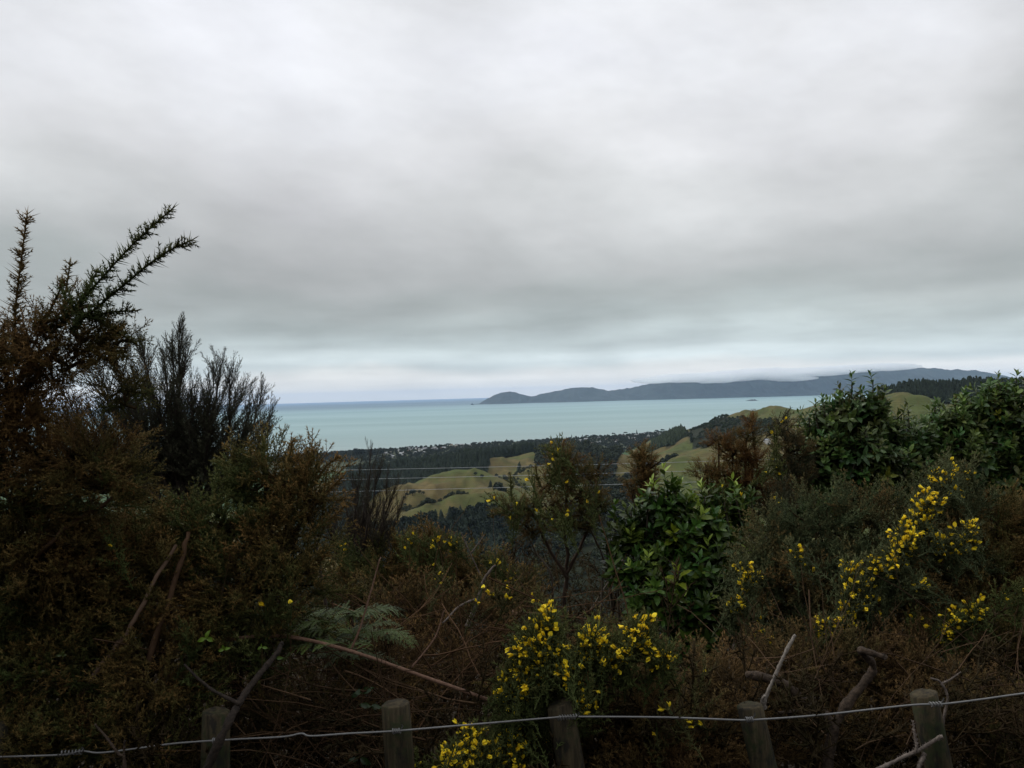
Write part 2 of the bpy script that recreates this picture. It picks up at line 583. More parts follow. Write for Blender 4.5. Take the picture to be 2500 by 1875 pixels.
def build_sea():
    az = np.radians(np.linspace(0, 360, 145)[:-1])
    r = np.geomspace(1500, 62000, 24)
    A, Rr = np.meshgrid(az, r)
    V = np.stack([(np.sin(A) * Rr).ravel(), (np.cos(A) * Rr).ravel(), np.full(A.size, -200.0)], 1)
    na = len(az)
    i = np.arange(len(r) - 1)[:, None] * na
    j = np.arange(na)[None]
    j2 = (j + 1) % na
    a, b, c, d = (i + j).ravel(), (i + j2).ravel(), (i + na + j2).ravel(), (i + na + j).ravel()
    ac = Acc()
    ac.add(V, np.concatenate([np.stack([a, c, b], 1), np.stack([a, d, c], 1)]), (0.1, 0.2, 0.2))
    m = bpy.data.materials.new('sea_water')
    m.use_nodes = True
    t = NT(m.node_tree)
    pos = t.node('ShaderNodeNewGeometry').outputs['Position']
    sp = t.node('ShaderNodeSeparateXYZ', ins={0: pos})
    off = t.math('SUBTRACT', sp.outputs[1], t.math('MULTIPLY', sp.outputs[0], 0.45))   # roughly metres off the coast + 3600
    u = t.math('DIVIDE', t.math('SUBTRACT', off, 3300.0), 40000.0)
    streak = t.noise(t.scalev(pos, (1 / 6500, 1 / 1500, 0)), 1.0, 4, 0.55)
    u = t.math('ADD', u, t.math('MULTIPLY', t.math('SUBTRACT', streak, 0.5), t.math('MULTIPLY', u, 0.9)))
    c = t.ramp(u, [(0.0, (0.17, 0.205, 0.19)), (0.012, (0.145, 0.215, 0.20)), (0.05, (0.12, 0.225, 0.21)), (0.2, (0.11, 0.235, 0.225)),
                   (0.33, (0.09, 0.19, 0.195)), (0.42, (0.045, 0.09, 0.115)), (0.75, (0.03, 0.06, 0.09)), (1.0, (0.05, 0.11, 0.19))])
    s2 = t.noise(t.scalev(pos, (1 / 1400, 1 / 260, 0)), 1.0, 5, 0.6)
    f1 = t.math('ADD', 0.85, t.math('MULTIPLY', s2, 0.3))
    c = t.mix(1.0, c, t.node('ShaderNodeCombineXYZ', ins={0: f1, 1: f1, 2: f1}).outputs[0], 'MULTIPLY')
    b = t.node('ShaderNodeBsdfDiffuse', ins={0: c})
    g = t.node('ShaderNodeBsdfGlossy', ins={0: (0.88, 0.96, 0.95, 1), 'Roughness': 0.3})
    mx = t.node('ShaderNodeMixShader', ins={0: t.math('ADD', t.ramp(u, [(0.0, 0.42), (0.3, 0.40), (0.45, 0.26), (1.0, 0.22)]), t.math('MULTIPLY', t.math('SUBTRACT', streak, 0.5), 0.4)), 1: b.outputs[0], 2: g.outputs[0]})
    t.node('ShaderNodeOutputMaterial', ins={0: mx.outputs[0]})
    tag(ac.build('sea', m), kind='structure')


build_sea()


def build_island():
    sil = [(1159, 989), (1168, 986), (1182, 976), (1198, 967.5), (1223, 960), (1239, 956), (1259, 958.5), (1280, 963), (1297, 966.5), (1320, 961), (1346, 955.6), (1385, 950), (1415, 944), (1447, 947),
           (1483, 953), (1510, 949), (1534, 947), (1555, 943), (1570, 940), (1595, 934), (1640, 926), (1720, 921), (1800, 916), (1900, 911), (2000, 907), (2100, 902), (2200, 898), (2300, 900),
           (2383, 905), (2441, 914), (2500, 927), (2600, 945)]
    sil = np.array(sil, float)
    D = 19300.0
    px = np.linspace(1150, 2600, 420)
    v = np.linspace(-1, 1, 70)
    prof = np.interp(px, sil[:, 0], sil[:, 1])
    ridge = np.array([P(a, b, D)[2] for a, b in zip(px, prof)]) + 200.0
    X = (px - 1250) / FPX * D
    ridge = ridge + ((fbm(X / 260 + 40, X * 0 + 3.3, 4) - 0.5) * 70 + (fbm(X / 70 + 40, X * 0 + 8.3, 2) - 0.5) * 22) * np.clip(ridge / 150, 0, 1)
    PX, VV = np.meshgrid(np.arange(len(px)), v, indexing='ij')
    half = 300 + ridge * 2.0
    yy = D + VV * half[PX] * (0.9 + 0.35 * (fbm(X[PX] / 900, VV * 0 + 3, 3) - 0.5))
    shape = np.clip(1 - np.abs(VV) ** 1.15, 0, 1)
    gul = np.abs(fbm(X[PX] / 420, yy / 900, 4) - 0.5) * 2
    h = ridge[PX] * (shape - 0.8 * gul * shape * (1 - shape) * 2.0) + (fbm(X[PX] / 120, yy / 120, 3) - 0.5) * 40 * shape * (1 - shape) * 4
    z = -200 + h - 6 * (np.abs(VV) > 0.985)
    V = np.stack([X[PX].ravel(), yy.ravel(), z.ravel()], 1)
    nv = len(v)
    i = np.arange(len(px) - 1)[:, None] * nv
    j = np.arange(nv - 1)[None]
    a, b, c, d = (i + j).ravel(), (i + j + 1).ravel(), (i + nv + j + 1).ravel(), (i + nv + j).ravel()
    ac = Acc()
    n = fbm(V[:, 0] / 300, V[:, 1] / 300 + V[:, 2] / 100, 4)[:, None]
    C = np.array([0.024, 0.032, 0.026]) * (0.6 + 0.9 * n)
    ac.add(V, np.concatenate([np.stack([a, d, b], 1), np.stack([b, d, c], 1)]), C)
    o = ac.build('island', MAT['tree'], None, True)
    tag(o, 'long hilly dark blue island across the strait, its right crest in cloud', 'island', kind='structure')
    # rock stack off the island's left end and the low islet off its shore
    for nm, lb, (qx, qy), wpx, hpx in (('rock_stack', 'tiny dark rock stack in the sea off the left tip of the island', (1153, 988.5), 4, 3.5),
                                       ('islet', 'low flat dark islet in the sea in front of the long island', (1838, 978.5), 17, 3.2)):
        d = 17000.0 if nm == 'islet' else 19300.0
        # sit the base on the water
        p = P(qx, qy, d)
        dd = d * 201.65 / (1.65 - p[2])
        p = P(qx, qy, dd)
        w, hh = wpx / FPX * dd, hpx / FPX * dd
        a2 = Acc()
        u = np.linspace(0, 2 * math.pi, 33)[:-1]
        rr = np.linspace(0, 1, 9)
        U, Q = np.meshgrid(u, rr)
        rad = Q * (0.8 + 0.4 * vnoise(U * 2.0, Q * 0 + 7 * wpx))
        zz = hh * (1 - Q ** 1.5) * (0.45 + 1.1 * vnoise(np.cos(U) * Q * 3 + 5, np.sin(U) * Q * 3 + wpx)) - 4 * (Q > 0.99)
        VV2 = np.stack([(p[0] + np.cos(U) * rad * w).ravel(), (p[1] + np.sin(U) * rad * w * 0.6).ravel(), (-200 + zz).ravel()], 1)
        nn = len(u)
        i = np.arange(len(rr) - 1)[:, None] * nn
        j = np.arange(nn)[None]
        j2 = (j + 1) % nn
        aa, bb, cc, d_ = (i + j).ravel(), (i + j2).ravel(), (i + nn + j2).ravel(), (i + nn + j).ravel()
        a2.add(VV2, np.concatenate([np.stack([aa, bb, cc], 1), np.stack([aa, cc, d_], 1)]), (0.04, 0.045, 0.035))
        tag(a2.build(nm, MAT['tree'], None, True), lb, 'islet' if nm == 'islet' else 'rock', kind='thing')


build_island()


# ---------------------------------------------------------------- far trees, town
def conifer_tpl(seed, tiers=7, broad=0.3, base=0.12):
    r = np.random.default_rng(seed)
    t = Tpl()
    V, F = tube([[0, 0, 0], [0, 0, 0.6]], [0.02, 0.012], 4)
    t.add(V, F, 0.2, 1)
    for k in range(tiers):
        z0 = base + (1 - base) * k / tiers
        rad = broad * (1 - (k / tiers) ** 1.3) * r.uniform(0.8, 1.15) + 0.025
        n = 9
        ang = np.arange(n) * 2 * math.pi / n + r.uniform(0, 6)
        rr = rad * r.uniform(0.55, 1.15, n)
        off = r.normal(0, 0.02, 2)
        ring = np.stack([np.cos(ang) * rr + off[0], np.sin(ang) * rr + off[1], z0 + r.uniform(-0.03, 0.03, n)], 1)
        mid = ang + math.pi / n
        ri = rad * r.uniform(0.3, 0.55, n)
        ring2 = np.stack([np.cos(mid) * ri + off[0], np.sin(mid) * ri + off[1], z0 + 0.03 + r.uniform(0, 0.03, n)], 1)
        top = np.array([[off[0], off[1], min(1.0, z0 + 0.3 * (1 - base) + 0.02)]])
        V = np.concatenate([ring, ring2, top])
        i = np.arange(n)
        F = np.concatenate([np.stack([i, n + i, np.full(n, 2 * n)], 1), np.stack([n + i, (i + 1) % n, np.full(n, 2 * n)], 1)])
        t.add(V, F, r.uniform(0.2, 0.9), 0)
    return t.done()


def blob_tpl(seed, n=170, sx=0.42, z0=0.55, sz=0.42, leaf=0.11):
    r = np.random.default_rng(seed)
    t = Tpl()
    V, F = tube([[0, 0, 0], [0.01, 0.01, z0]], [0.035, 0.02], 4)
    t.add(V, F, 0.2, 1)
    lob = norm(r.normal(0, 1, (6, 3))) * r.uniform(0.1, 0.3, (6, 1))
    for k in range(n):
        d = norm(r.normal(0, 1, 3))
        d[2] = d[2] if d[2] > -0.3 else -d[2]
        q = lob[k % 6] * np.array([sx, sx, sz]) * 1.6 + d * np.array([sx, sx, sz]) * r.uniform(0.45, 0.85)
        q = q + np.array([0, 0, z0])
        a = norm(r.normal(0, 1, 3))
        b = norm(np.cross(a, d + r.normal(0, 0.4, 3)))
        s = leaf * r.uniform(0.6, 1.4)
        V = np.array([q - a * s, q + b * s * 0.7, q + a * s, q - b * s * 0.7 + d * s * 0.5])
        t.add(V, [[0, 1, 2], [0, 2, 3]], r.uniform(0, 1), 0)
    return t.done()


CONIF = [conifer_tpl(s, 8, 0.27 + 0.04 * (s % 3)) for s in range(6)]
BLOB = [blob_tpl(40 + s) for s in range(5)]


def treecol(c0, c1, seed=0):
    c0, c1 = np.array(c0), np.array(c1)

    def fn(ix, T, W):
        r = rng.uniform(0, 1, (len(ix), 1, 1))
        f = np.clip(0.55 * r + 0.45 * T[None, :, None], 0, 1)
        c = c0 * (1 - f) + c1 * f
        return np.where(W[None, :, None] > 0.5, np.array([0.04, 0.03, 0.022]), c)
    return fn


def scatter(poly, spacing, n_max=16000):
    lo, hi = poly.min(0), poly.max(0)
    n = int((hi[0] - lo[0]) * (hi[1] - lo[1]) / spacing ** 2)
    x, y = rng.uniform(lo[0], hi[0], n), rng.uniform(lo[1], hi[1], n)
    k = in_poly(x, y, poly)
    x, y = x[k][:n_max], y[k][:n_max]
    return x, y


UP = np.array([0, 0, 1.0])


def forest(name, label, specs, c0, c1):
    ac = Acc()
    for poly, spacing, tpls, h0, h1, keep in specs:
        x, y = scatter(poly, spacing)
        k = ~in_poly(x, y, Z_SLIP)
        x, y = x[k], y[k]
        if keep is not None:
            k = fbm(x / 60, y / 60, 3) > keep
            x, y = x[k], y[k]
        z = terr(x, y)
        m = len(x)
        h = rng.uniform(h0, h1, m) * (0.8 + 0.4 * fbm(x / 50, y / 50, 2))
        stamp(ac, tpls, np.stack([x, y, z - 0.3], 1), np.tile(UP, (m, 1)) + rng.normal(0, 0.03, (m, 3)), h, treecol(c0, c1))
    o = ac.build(name, MAT['tree'])
    tag(o, label, 'forest', kind='stuff')


PINE0, PINE1 = (0.010, 0.016, 0.011), (0.025, 0.037, 0.022)
forest('pine_plantation', 'dark pine plantation on the ridge behind the grassy hill', [(Z_PLANT, 6.5, CONIF, 17, 25, None), (Z_LEFT, 7, CONIF, 14, 22, None)], PINE0, PINE1)
forest('pine_wood', 'dark pines filling the valley in front of the grassy hill', [(Z_FRONT, 4.6, CONIF + BLOB[:2], 11, 16, None)], PINE0, PINE1)
forest('bush_knoll', 'dark wooded knoll right of the grassy hill', [(Z_KNOLL, 8, BLOB + CONIF[:2], 9, 16, None)], (0.022, 0.03, 0.02), (0.05, 0.062, 0.036))
forest('gully_bush', 'dark scrub and trees in the gully below the green ridge', [(Z_GULLY, 5.2, BLOB, 4, 9, 0.27)], (0.02, 0.027, 0.019), (0.045, 0.056, 0.034))
forest('spur_bush', 'dark green bush on the flank of the coastal spur', [(Z_SPUR, 8, BLOB, 4, 8.5, 0.40), (Z_ROW, 8, CONIF, 12, 20, None)], (0.02, 0.03, 0.018), (0.05, 0.068, 0.034))
forest('valley_bush', 'rough native bush covering the valley floor below', [(Z_BUSH, 5.2, BLOB, 3.5, 8, None)], (0.02, 0.029, 0.017), (0.055, 0.068, 0.036))
forest('pine_ridge', 'dark pine wood on the skyline ridge at the far right', [(Z_PINE, 5.2, CONIF, 12, 20, None)], PINE0, PINE1)

# trees of the coastal town: a belt too dense to count, then the ones standing out on its skyline
T_BELT = zone([(700, 2650), (700, 2830), (860, 3080), (960, 3230), (1200, 3450), (1650, 3980), (1690, 3400), (1560, 2700), (1400, 2350), (1100, 2400), (900, 2600)])
T_DUNE = zone([(560, 2650), (560, 2800), (720, 3060), (860, 3180), (940, 3250), (950, 3020), (860, 2800)])
forest('town_trees', 'belt of dark garden trees among the houses of the coastal town', [(T_BELT, 14, BLOB + CONIF[:1], 6, 12, 0.30), (T_DUNE, 11, BLOB, 6, 10, None)], (0.018, 0.025, 0.018), (0.042, 0.052, 0.034))


def far_tree(name, label, cat, px, d, h, tpls, c0, c1, group, wide=1.0):
    x = (px - 1250.0) / FPX * d
    z = tz(x, d)
    tp = tpls[rng.integers(len(tpls))]
    root = empty(name, (x, d, z - 0.3))
    wd = tp.W > 0.5
    fv = tp.F
    V = tp.V * np.array([wide, wide, 1.0]) * h + np.array([x, d, z - 0.3])
    c = treecol(c0, c1)(np.array([0]), tp.T, tp.W)[0]
    for nm, sel in (('trunk', wd), ('crown', ~wd)):
        ids = np.nonzero(sel)[0]
        mp = np.full(len(V), -1)
        mp[ids] = np.arange(len(ids))
        F = mp[fv[np.all(sel[fv], 1)]]
        a = Acc()
        a.add(V[ids], F, c[ids])
        a.build(nm, MAT['tree'], root)
    tag(root, label, cat, group)


SPIRE = [conifer_tpl(90 + s, 9, 0.17, 0.05) for s in range(3)]
FLAT = [blob_tpl(70 + s, 150, 0.7, 0.72, 0.16, 0.13) for s in range(3)]
for px, d, h in ((986, 3120, 19), (1028, 3180, 14), (1205, 3400, 18), (1233, 3430, 20), (1392, 3700, 17), (1418, 3720, 15), (1551, 3900, 21), (1632, 4000, 22)):
    far_tree('norfolk_pine', 'dark spire-shaped pine standing up from the roofs of the coastal town', 'tree', px, d, h, SPIRE, PINE0, PINE1, 'spire pines along the shore')
for px, d, h in ((1430, 3700, 13), (1447, 3720, 13), (1494, 3800, 14), (1524, 3860, 14), (1600, 3950, 15), (1614, 3960, 17), (1656, 4010, 13), (1092, 3280, 17), (1150, 3330, 13), (1155, 3350, 15)):
    far_tree('umbrella_tree', 'dark flat-topped tree on the skyline of the coastal town', 'tree', px, d, h, FLAT, PINE0, PINE1, 'flat-topped trees along the shore')
for px, d, h, w in ((867, 2900, 30, 1.1), (880, 2910, 27, 1.2), (905, 2930, 22, 1.3), (925, 2950, 20, 1.3)):
    far_tree('macrocarpa', 'broad dark shelter tree in the clump at the left end of the town', 'tree', px, d, h, BLOB, (0.013, 0.019, 0.014), (0.028, 0.038, 0.026), 'shelter trees left of the town', w)
for px, d, h, lb, tp in ((1262, 1560, 24, 'lone dark pine in the pale paddock behind the grassy hill', CONIF), (1191, 1215, 12, 'small dark conifer at the right foot of the grassy hill', CONIF),
                         (1209, 1225, 17, 'round dark tree beside the small conifer at the foot of the grassy hill', BLOB), (1221, 1235, 15, 'rightmost dark tree of the clump at the foot of the grassy hill', BLOB),
                         (1683, 1790, 26, 'tall narrow dark tree above the near green ridge', SPIRE), (1171, 1300, 7, 'low round bush on the right shoulder of the grassy hill', BLOB),
                         (1155, 1290, 7, 'dark bush just below the top of the grassy hill', BLOB), (1000, 1150, 9, 'pale dark shrub on the lower left of the grassy hill', BLOB)):
    far_tree('hill_tree' if h > 10 else 'hill_bush', lb, 'tree' if h > 10 else 'bush', px, d, h, tp, PINE0, PINE1, None, 0.8 if tp is SPIRE else 1.0)
# gully scrub on the hill itself
ac = Acc()
for cx, cd, n, s in ((1088, 1125, 110, 24), (1075, 1112, 60, 26), (1050, 1100, 40, 20), (1032, 1082, 30, 12), (1105, 1180, 30, 16), (985, 1120, 16, 10), (1005, 1160, 10, 12), (1230, 1420, 60, 40), (1280, 1500, 40, 34), (1175, 1380, 20, 16)):
    x0 = (cx - 1250) / FPX * cd
    x, y = x0 + rng.normal(0, s * 0.55, n), cd + rng.normal(0, s * 0.5, n)
    stamp(ac, BLOB, np.stack([x, y, terr(x, y) - 0.4], 1), np.tile(UP, (n, 1)), rng.uniform(3, 8, n), treecol((0.02, 0.032, 0.02), (0.06, 0.066, 0.036)))
tag(ac.build('gully_scrub', MAT['tree']), 'patches of dark scrub in the folds of the grassy hill', 'scrub', kind='stuff')


def plain_mat(name, c, rough=0.7, scale=3.0, vary=0.25, metallic=0.0):
    m = bpy.data.materials.new(name)
    m.use_nodes = True
    t = NT(m.node_tree)
    pos = t.node('ShaderNodeTexCoord').outputs['Object']
    n = t.noise(pos, scale, 5, 0.65)
    col = t.mix(n, tuple(a * (1 - vary) for a in c) + (1,), tuple(min(1, a * (1 + vary)) for a in c) + (1,))
    b = t.node('ShaderNodeBsdfPrincipled', ins={'Base Color': col, 'Roughness': rough, 'Metallic': metallic})
    t.node('ShaderNodeOutputMaterial', ins={0: b.outputs[0]})
    return m


def house_mesh(name, w, l, h, rh, wall, roof):
    me = bpy.data.meshes.new(name)
    hw, hl, e = w / 2, l / 2, 0.5
    V = [(-hw, -hl, -1), (hw, -hl, -1), (hw, hl, -1), (-hw, hl, -1), (-hw, -hl, h), (hw, -hl, h), (hw, hl, h), (-hw, hl, h), (0, -hl, h + rh - .05), (0, hl, h + rh - .05),
         (-hw - e, -hl - e, h - .25), (0, -hl - e, h + rh), (0, hl + e, h + rh), (-hw - e, hl + e, h - .25), (hw + e, -hl - e, h - .25), (hw + e, hl + e, h - .25),
         (-hw * .5, -hl - .03, 0.9), (hw * .1, -hl - .03, 0.9), (hw * .1, -hl - .03, 2.1), (-hw * .5, -hl - .03, 2.1)]
    F = [(0, 1, 5, 4), (1, 2, 6, 5), (2, 3, 7, 6), (3, 0, 4, 7), (4, 5, 8), (6, 7, 9), (10, 11, 12, 13), (11, 14, 15, 12), (16, 17, 18, 19)]
    me.from_pydata(V, [], F)
    for m in (wall, roof, GLASS):
        me.materials.append(m)
    me.polygons.foreach_set('material_index', [0, 0, 0, 0, 0, 0, 1, 1, 2])
    return me


GLASS = plain_mat('window_glass', (0.05, 0.06, 0.07), 0.1)
W_WHITE, W_CREAM, W_GREY = plain_mat('white_wall', (0.4, 0.4, 0.38)), plain_mat('cream_wall', (0.55, 0.5, 0.42)), plain_mat('grey_wall', (0.3, 0.31, 0.32))
R_PALE, R_GREY, R_RED = plain_mat('pale_roof', (0.27, 0.285, 0.29)), plain_mat('grey_roof', (0.2, 0.21, 0.22)), plain_mat('rust_roof', (0.19, 0.1, 0.08))
HOUSES = [(house_mesh('house', 9, 15, 3.2, 2.2, W_WHITE, R_PALE), 'pale-roofed white house among the dark trees of the coastal town', 'pale-roofed town houses'),
          (house_mesh('house', 8, 13, 5.2, 2.0, W_WHITE, R_GREY), 'grey-roofed white two-storey house among the town trees', 'grey-roofed town houses'),
          (house_mesh('house', 9, 14, 3.0, 1.6, W_CREAM, R_RED), 'rust-roofed cream house among the town trees', 'rust-roofed town houses')]
for k in range(74):
    if k < 40:
        px = rng.uniform(930, 1180)
        d = 2750 + (px - 930) * 2.0 + rng.uniform(0, 330)
    else:
        px = rng.uniform(1380, 1690)
        d = 3350 + (px - 1380) * 1.5 + rng.uniform(-300, 220)
    x = (px - 1250) / FPX * d
    if coast_s(x, d) < 70 or tz(x, d) > -185:
        continue
    me, lb, gr = HOUSES[(0, 0, 1, 0, 2, 1)[k % 6]]
    o = bpy.data.objects.new('house', me)
    o.location = (x, d, tz(x, d) + rng.uniform(0.3, 3.0))
    o.rotation_euler.z = rng.uniform(0, 3.14)
    s = rng.uniform(0.9, 1.35)
    o.scale = (s, s, s)
    COL.objects.link(o)
    tag(o, lb, 'house', gr)
# lone farm building on the near green ridge
px, d = 1868, 1240
x = (px - 1250) / FPX * d
o = bpy.data.objects.new('farm_house', house_mesh('farm_house', 5, 9, 5.0, 2.2, W_WHITE, R_GREY))
o.location = (x, d, tz(x, d) + 0.5)
o.rotation_euler.z = 0.5
COL.objects.link(o)
tag(o, 'lone white farmhouse with grey roof on the green slope at the right', 'house')


# ---------------------------------------------------------------- plant templates
def spine(base, d, ln, r):
    d = norm(d)
    ref = np.array([0, 0, 1.0]) if abs(d[2]) < 0.9 else np.array([1.0, 0, 0])
    a = norm(np.cross(d, ref))
    b = np.cross(d, a)
    V = np.array([base + a * r, base - a * r * 0.5 + b * r * 0.87, base - a * r * 0.5 - b * r * 0.87, base + d * ln])
    return V, np.array([[0, 1, 3], [1, 2, 3], [2, 0, 3]])


SPR = 0.0030                      # radius at the foot of a spine


def spiny_shoot(tp, path, r, step, ln, rad0, rad1, t0, t1, per=3, spr=SPR):
    V, F = tube(path, np.linspace(rad0, rad1, len(path)), 3)
    tp.add(V, F, np.repeat(np.linspace(t0, t1, len(path)), 3) * 0.6, 0.3)
    seg = np.linalg.norm(np.diff(path, axis=0), axis=1)
    L = np.concatenate([[0], np.cumsum(seg)])
    s = step
    ang = r.uniform(0, 6)
    while s < L[-1]:
        q = np.array([np.interp(s, L, path[:, k]) for k in range(3)])
        e = np.array([np.interp(min(s + 0.01, L[-1]), L, path[:, k]) - np.interp(s - 0.01, L, path[:, k]) for k in range(3)])
        e = norm(e)
        ref = np.array([0, 0, 1.0]) if abs(e[2]) < 0.9 else np.array([1.0, 0, 0])
        a = norm(np.cross(e, ref))
        b = np.cross(e, a)
        f = s / L[-1]
        tt = t0 + (t1 - t0) * f
        ang += 2.4
        taper = 1.0 - 0.55 * f
        for k in range(per):
            if k == 0:
                ph, l, lift = ang, ln * r.uniform(0.7, 1.3) * taper, r.uniform(0.35, 0.8)
            else:
                ph, l, lift = ang + r.normal(0, 1.2), ln * r.uniform(0.35, 0.75) * taper, r.uniform(0.1, 1.1)
            dd = a * math.cos(ph) + b * math.sin(ph) + e * lift
            V, F = spine(q, dd, l, spr)
            tp.add(V, F, np.array([tt, tt, tt, min(1, tt + 0.3)]), 0)
        s += step * r.uniform(0.7, 1.3)
    for k in range(3):           # tuft at the tip
        V, F = spine(path[-1], norm(path[-1] - path[-2]) + r.normal(0, 0.35, 3), ln * 0.6, spr)
        tp.add(V, F, np.array([t1, t1, t1, 1]), 0)


def bend_path(p0, d, ln, n, r, curl=0.25, up=0.3):
    pts = [np.array(p0, float)]
    d = norm(d)
    for k in range(n):
        d = norm(d + r.normal(0, curl / n, 3) + np.array([0, 0, up / n]))
        pts.append(pts[-1] + d * ln / n)
    return np.array(pts)


def gorse_spray(seed, L=0.32, nside=10, step=0.017, ln=0.042, per=4):
    r = np.random.default_rng(seed)
    tp = Tpl()
    main = bend_path((0, 0, 0), (0, 0, 1), L, 6, r, 0.35, 0.1)
    spiny_shoot(tp, main, r, step, ln, 0.0036, 0.0018, 0.15, 1.0, per)
    ang = r.uniform(0, 6)
    for k in range(nside):
        f = 0.12 + 0.76 * (k + r.uniform(0, 0.8)) / nside
        q = np.array([np.interp(f * 6, range(7), main[:, c]) for c in range(3)])
        ang += 2.4
        d = np.array([math.cos(ang), math.sin(ang), r.uniform(0.7, 1.4)])
        sl = L * r.uniform(0.28, 0.5) * (1.15 - 0.75 * f)
        spiny_shoot(tp, bend_path(q, d, sl, 3, r, 0.3, 0.5), r, step, ln, 0.0022, 0.0014, 0.2 + 0.5 * f, 0.55 + 0.45 * f, per)
    return tp.done()


SPRAY = [gorse_spray(100 + s) for s in range(7)]
SPRAY_LO = [gorse_spray(200 + s, 0.3, 8, 0.026, 0.046, 3) for s in range(5)]


def leaf_mesh(ln, wd, r, fold=0.25, droop=0.3):
    """leaf along +z from origin, face up +x"""
    n = 5
    t = np.linspace(0, 1, n)
    w = wd * np.array([0.06, 0.75, 1.0, 0.7, 0.0])
    z = ln * t
    x = -droop * ln * t * t
    mid = np.stack([x, 0 * t, z], 1)
    lf = np.stack([x + fold * w, w, z - 0.02 * ln], 1)
    rt = np.stack([x + fold * w, -w, z - 0.02 * ln], 1)
    V = np.concatenate([mid, lf, rt])
    F = []
    for k in range(n - 1):
        F += [[k, k + 1, n + k + 1], [k, n + k + 1, n + k], [k, 2 * n + k + 1, k + 1], [k, 2 * n + k, 2 * n + k + 1]]
    return V, np.array(F)


def leafy_shoot(seed, L=0.17, nl=11, ll=0.075, lw=0.015):
    r = np.random.default_rng(seed)
    tp = Tpl()
    path = bend_path((0, 0, 0), (0, 0, 1), L, 5, r, 0.25, 0.05)
    V, F = tube(path, np.linspace(0.0028, 0.0013, len(path)), 4)
    tp.add(V, F, 0.0, 1)
    ang = r.uniform(0, 6)
    for k in range(nl):
        f = 0.18 + 0.82 * k / (nl - 1)
        q = np.array([np.interp(f * 5, range(6), path[:, c]) for c in range(3)])
        ang += 2.4
        tip = max(0, (f - 0.75) / 0.25)
        s = r.uniform(0.8, 1.15) * (1 - 0.45 * tip) * (0.85 if f < 0.3 else 1)
        lift = 0.25 + 0.9 * f + 0.8 * tip + r.normal(0, 0.15)
        V, F = leaf_mesh(ll * s, lw * s, r, r.uniform(0.15, 0.4), r.uniform(0.1, 0.45) * (1 - 0.6 * tip))
        out = np.array([math.cos(ang), math.sin(ang), 0])
        d = norm(out + UP * lift)
        face = norm(UP - d * (UP @ d) + 1e-6 + r.normal(0, 0.15, 3))
        face = norm(face - d * (face @ d))
        Rm = np.stack([face, np.cross(d, face), d], 1)
        tp.add(V @ Rm.T + q, F, f * 0.8 + r.uniform(-0.15, 0.2), 0)
    return tp.done()


LEAFY = [leafy_shoot(300 + s) for s in range(7)]
LEAFY_BIG = [leafy_shoot(330 + s, 0.18, 12, 0.085, 0.0165) for s in range(7)]


def feather_twig(seed, L=0.24, nside=11, leaf=0.007, leaves=True):
    r = np.random.default_rng(seed)
    tp = Tpl()
    main = bend_path((0, 0, 0), (0, 0, 1), L, 6, r, 0.3, 0.0)
    V, F = tube(main, np.linspace(0.0022, 0.0007, 7), 3)
    tp.add(V, F, 0.2, 1)

    def leaflets(path, n):
        for k in range(n):
            f = r.uniform(0.15, 1) * (len(path) - 1)
            q = np.array([np.interp(f, range(len(path)), path[:, c]) for c in range(3)])
            d = norm(np.array([*r.normal(0, 1, 2), r.uniform(0.2, 1.6)]))
            b = norm(np.cross(d, r.normal(0, 1, 3)))
            s = leaf * r.uniform(0.7, 1.4)
            tp.add([q, q + d * s * 0.5 + b * s * 0.22, q + d * s, q + d * s * 0.5 - b * s * 0.22], [[0, 1, 2], [0, 2, 3]], r.uniform(0, 1), 0)
    if leaves:
        leaflets(main, 26)
    ang = r.uniform(0, 6)
    for k in range(nside):
        f = 0.1 + 0.8 * k / nside
        q = np.array([np.interp(f * 6, range(7), main[:, c]) for c in range(3)])
        ang += 2.4
        p = bend_path(q, (math.cos(ang), math.sin(ang), r.uniform(1.5, 2.6)), L * r.uniform(0.2, 0.45) * (1.2 - 0.8 * f), 3, r, 0.2, 0.4)
        V, F = tube(p, np.linspace(0.0012, 0.0005, 4), 3)
        tp.add(V, F, 0.3, 1)
        if leaves:
            leaflets(p, 16)
    return tp.done()


FEATHER = [feather_twig(400 + s) for s in range(6)]
BARE = [feather_twig(420 + s, 0.26, 9, 0.006, False) for s in range(5)]


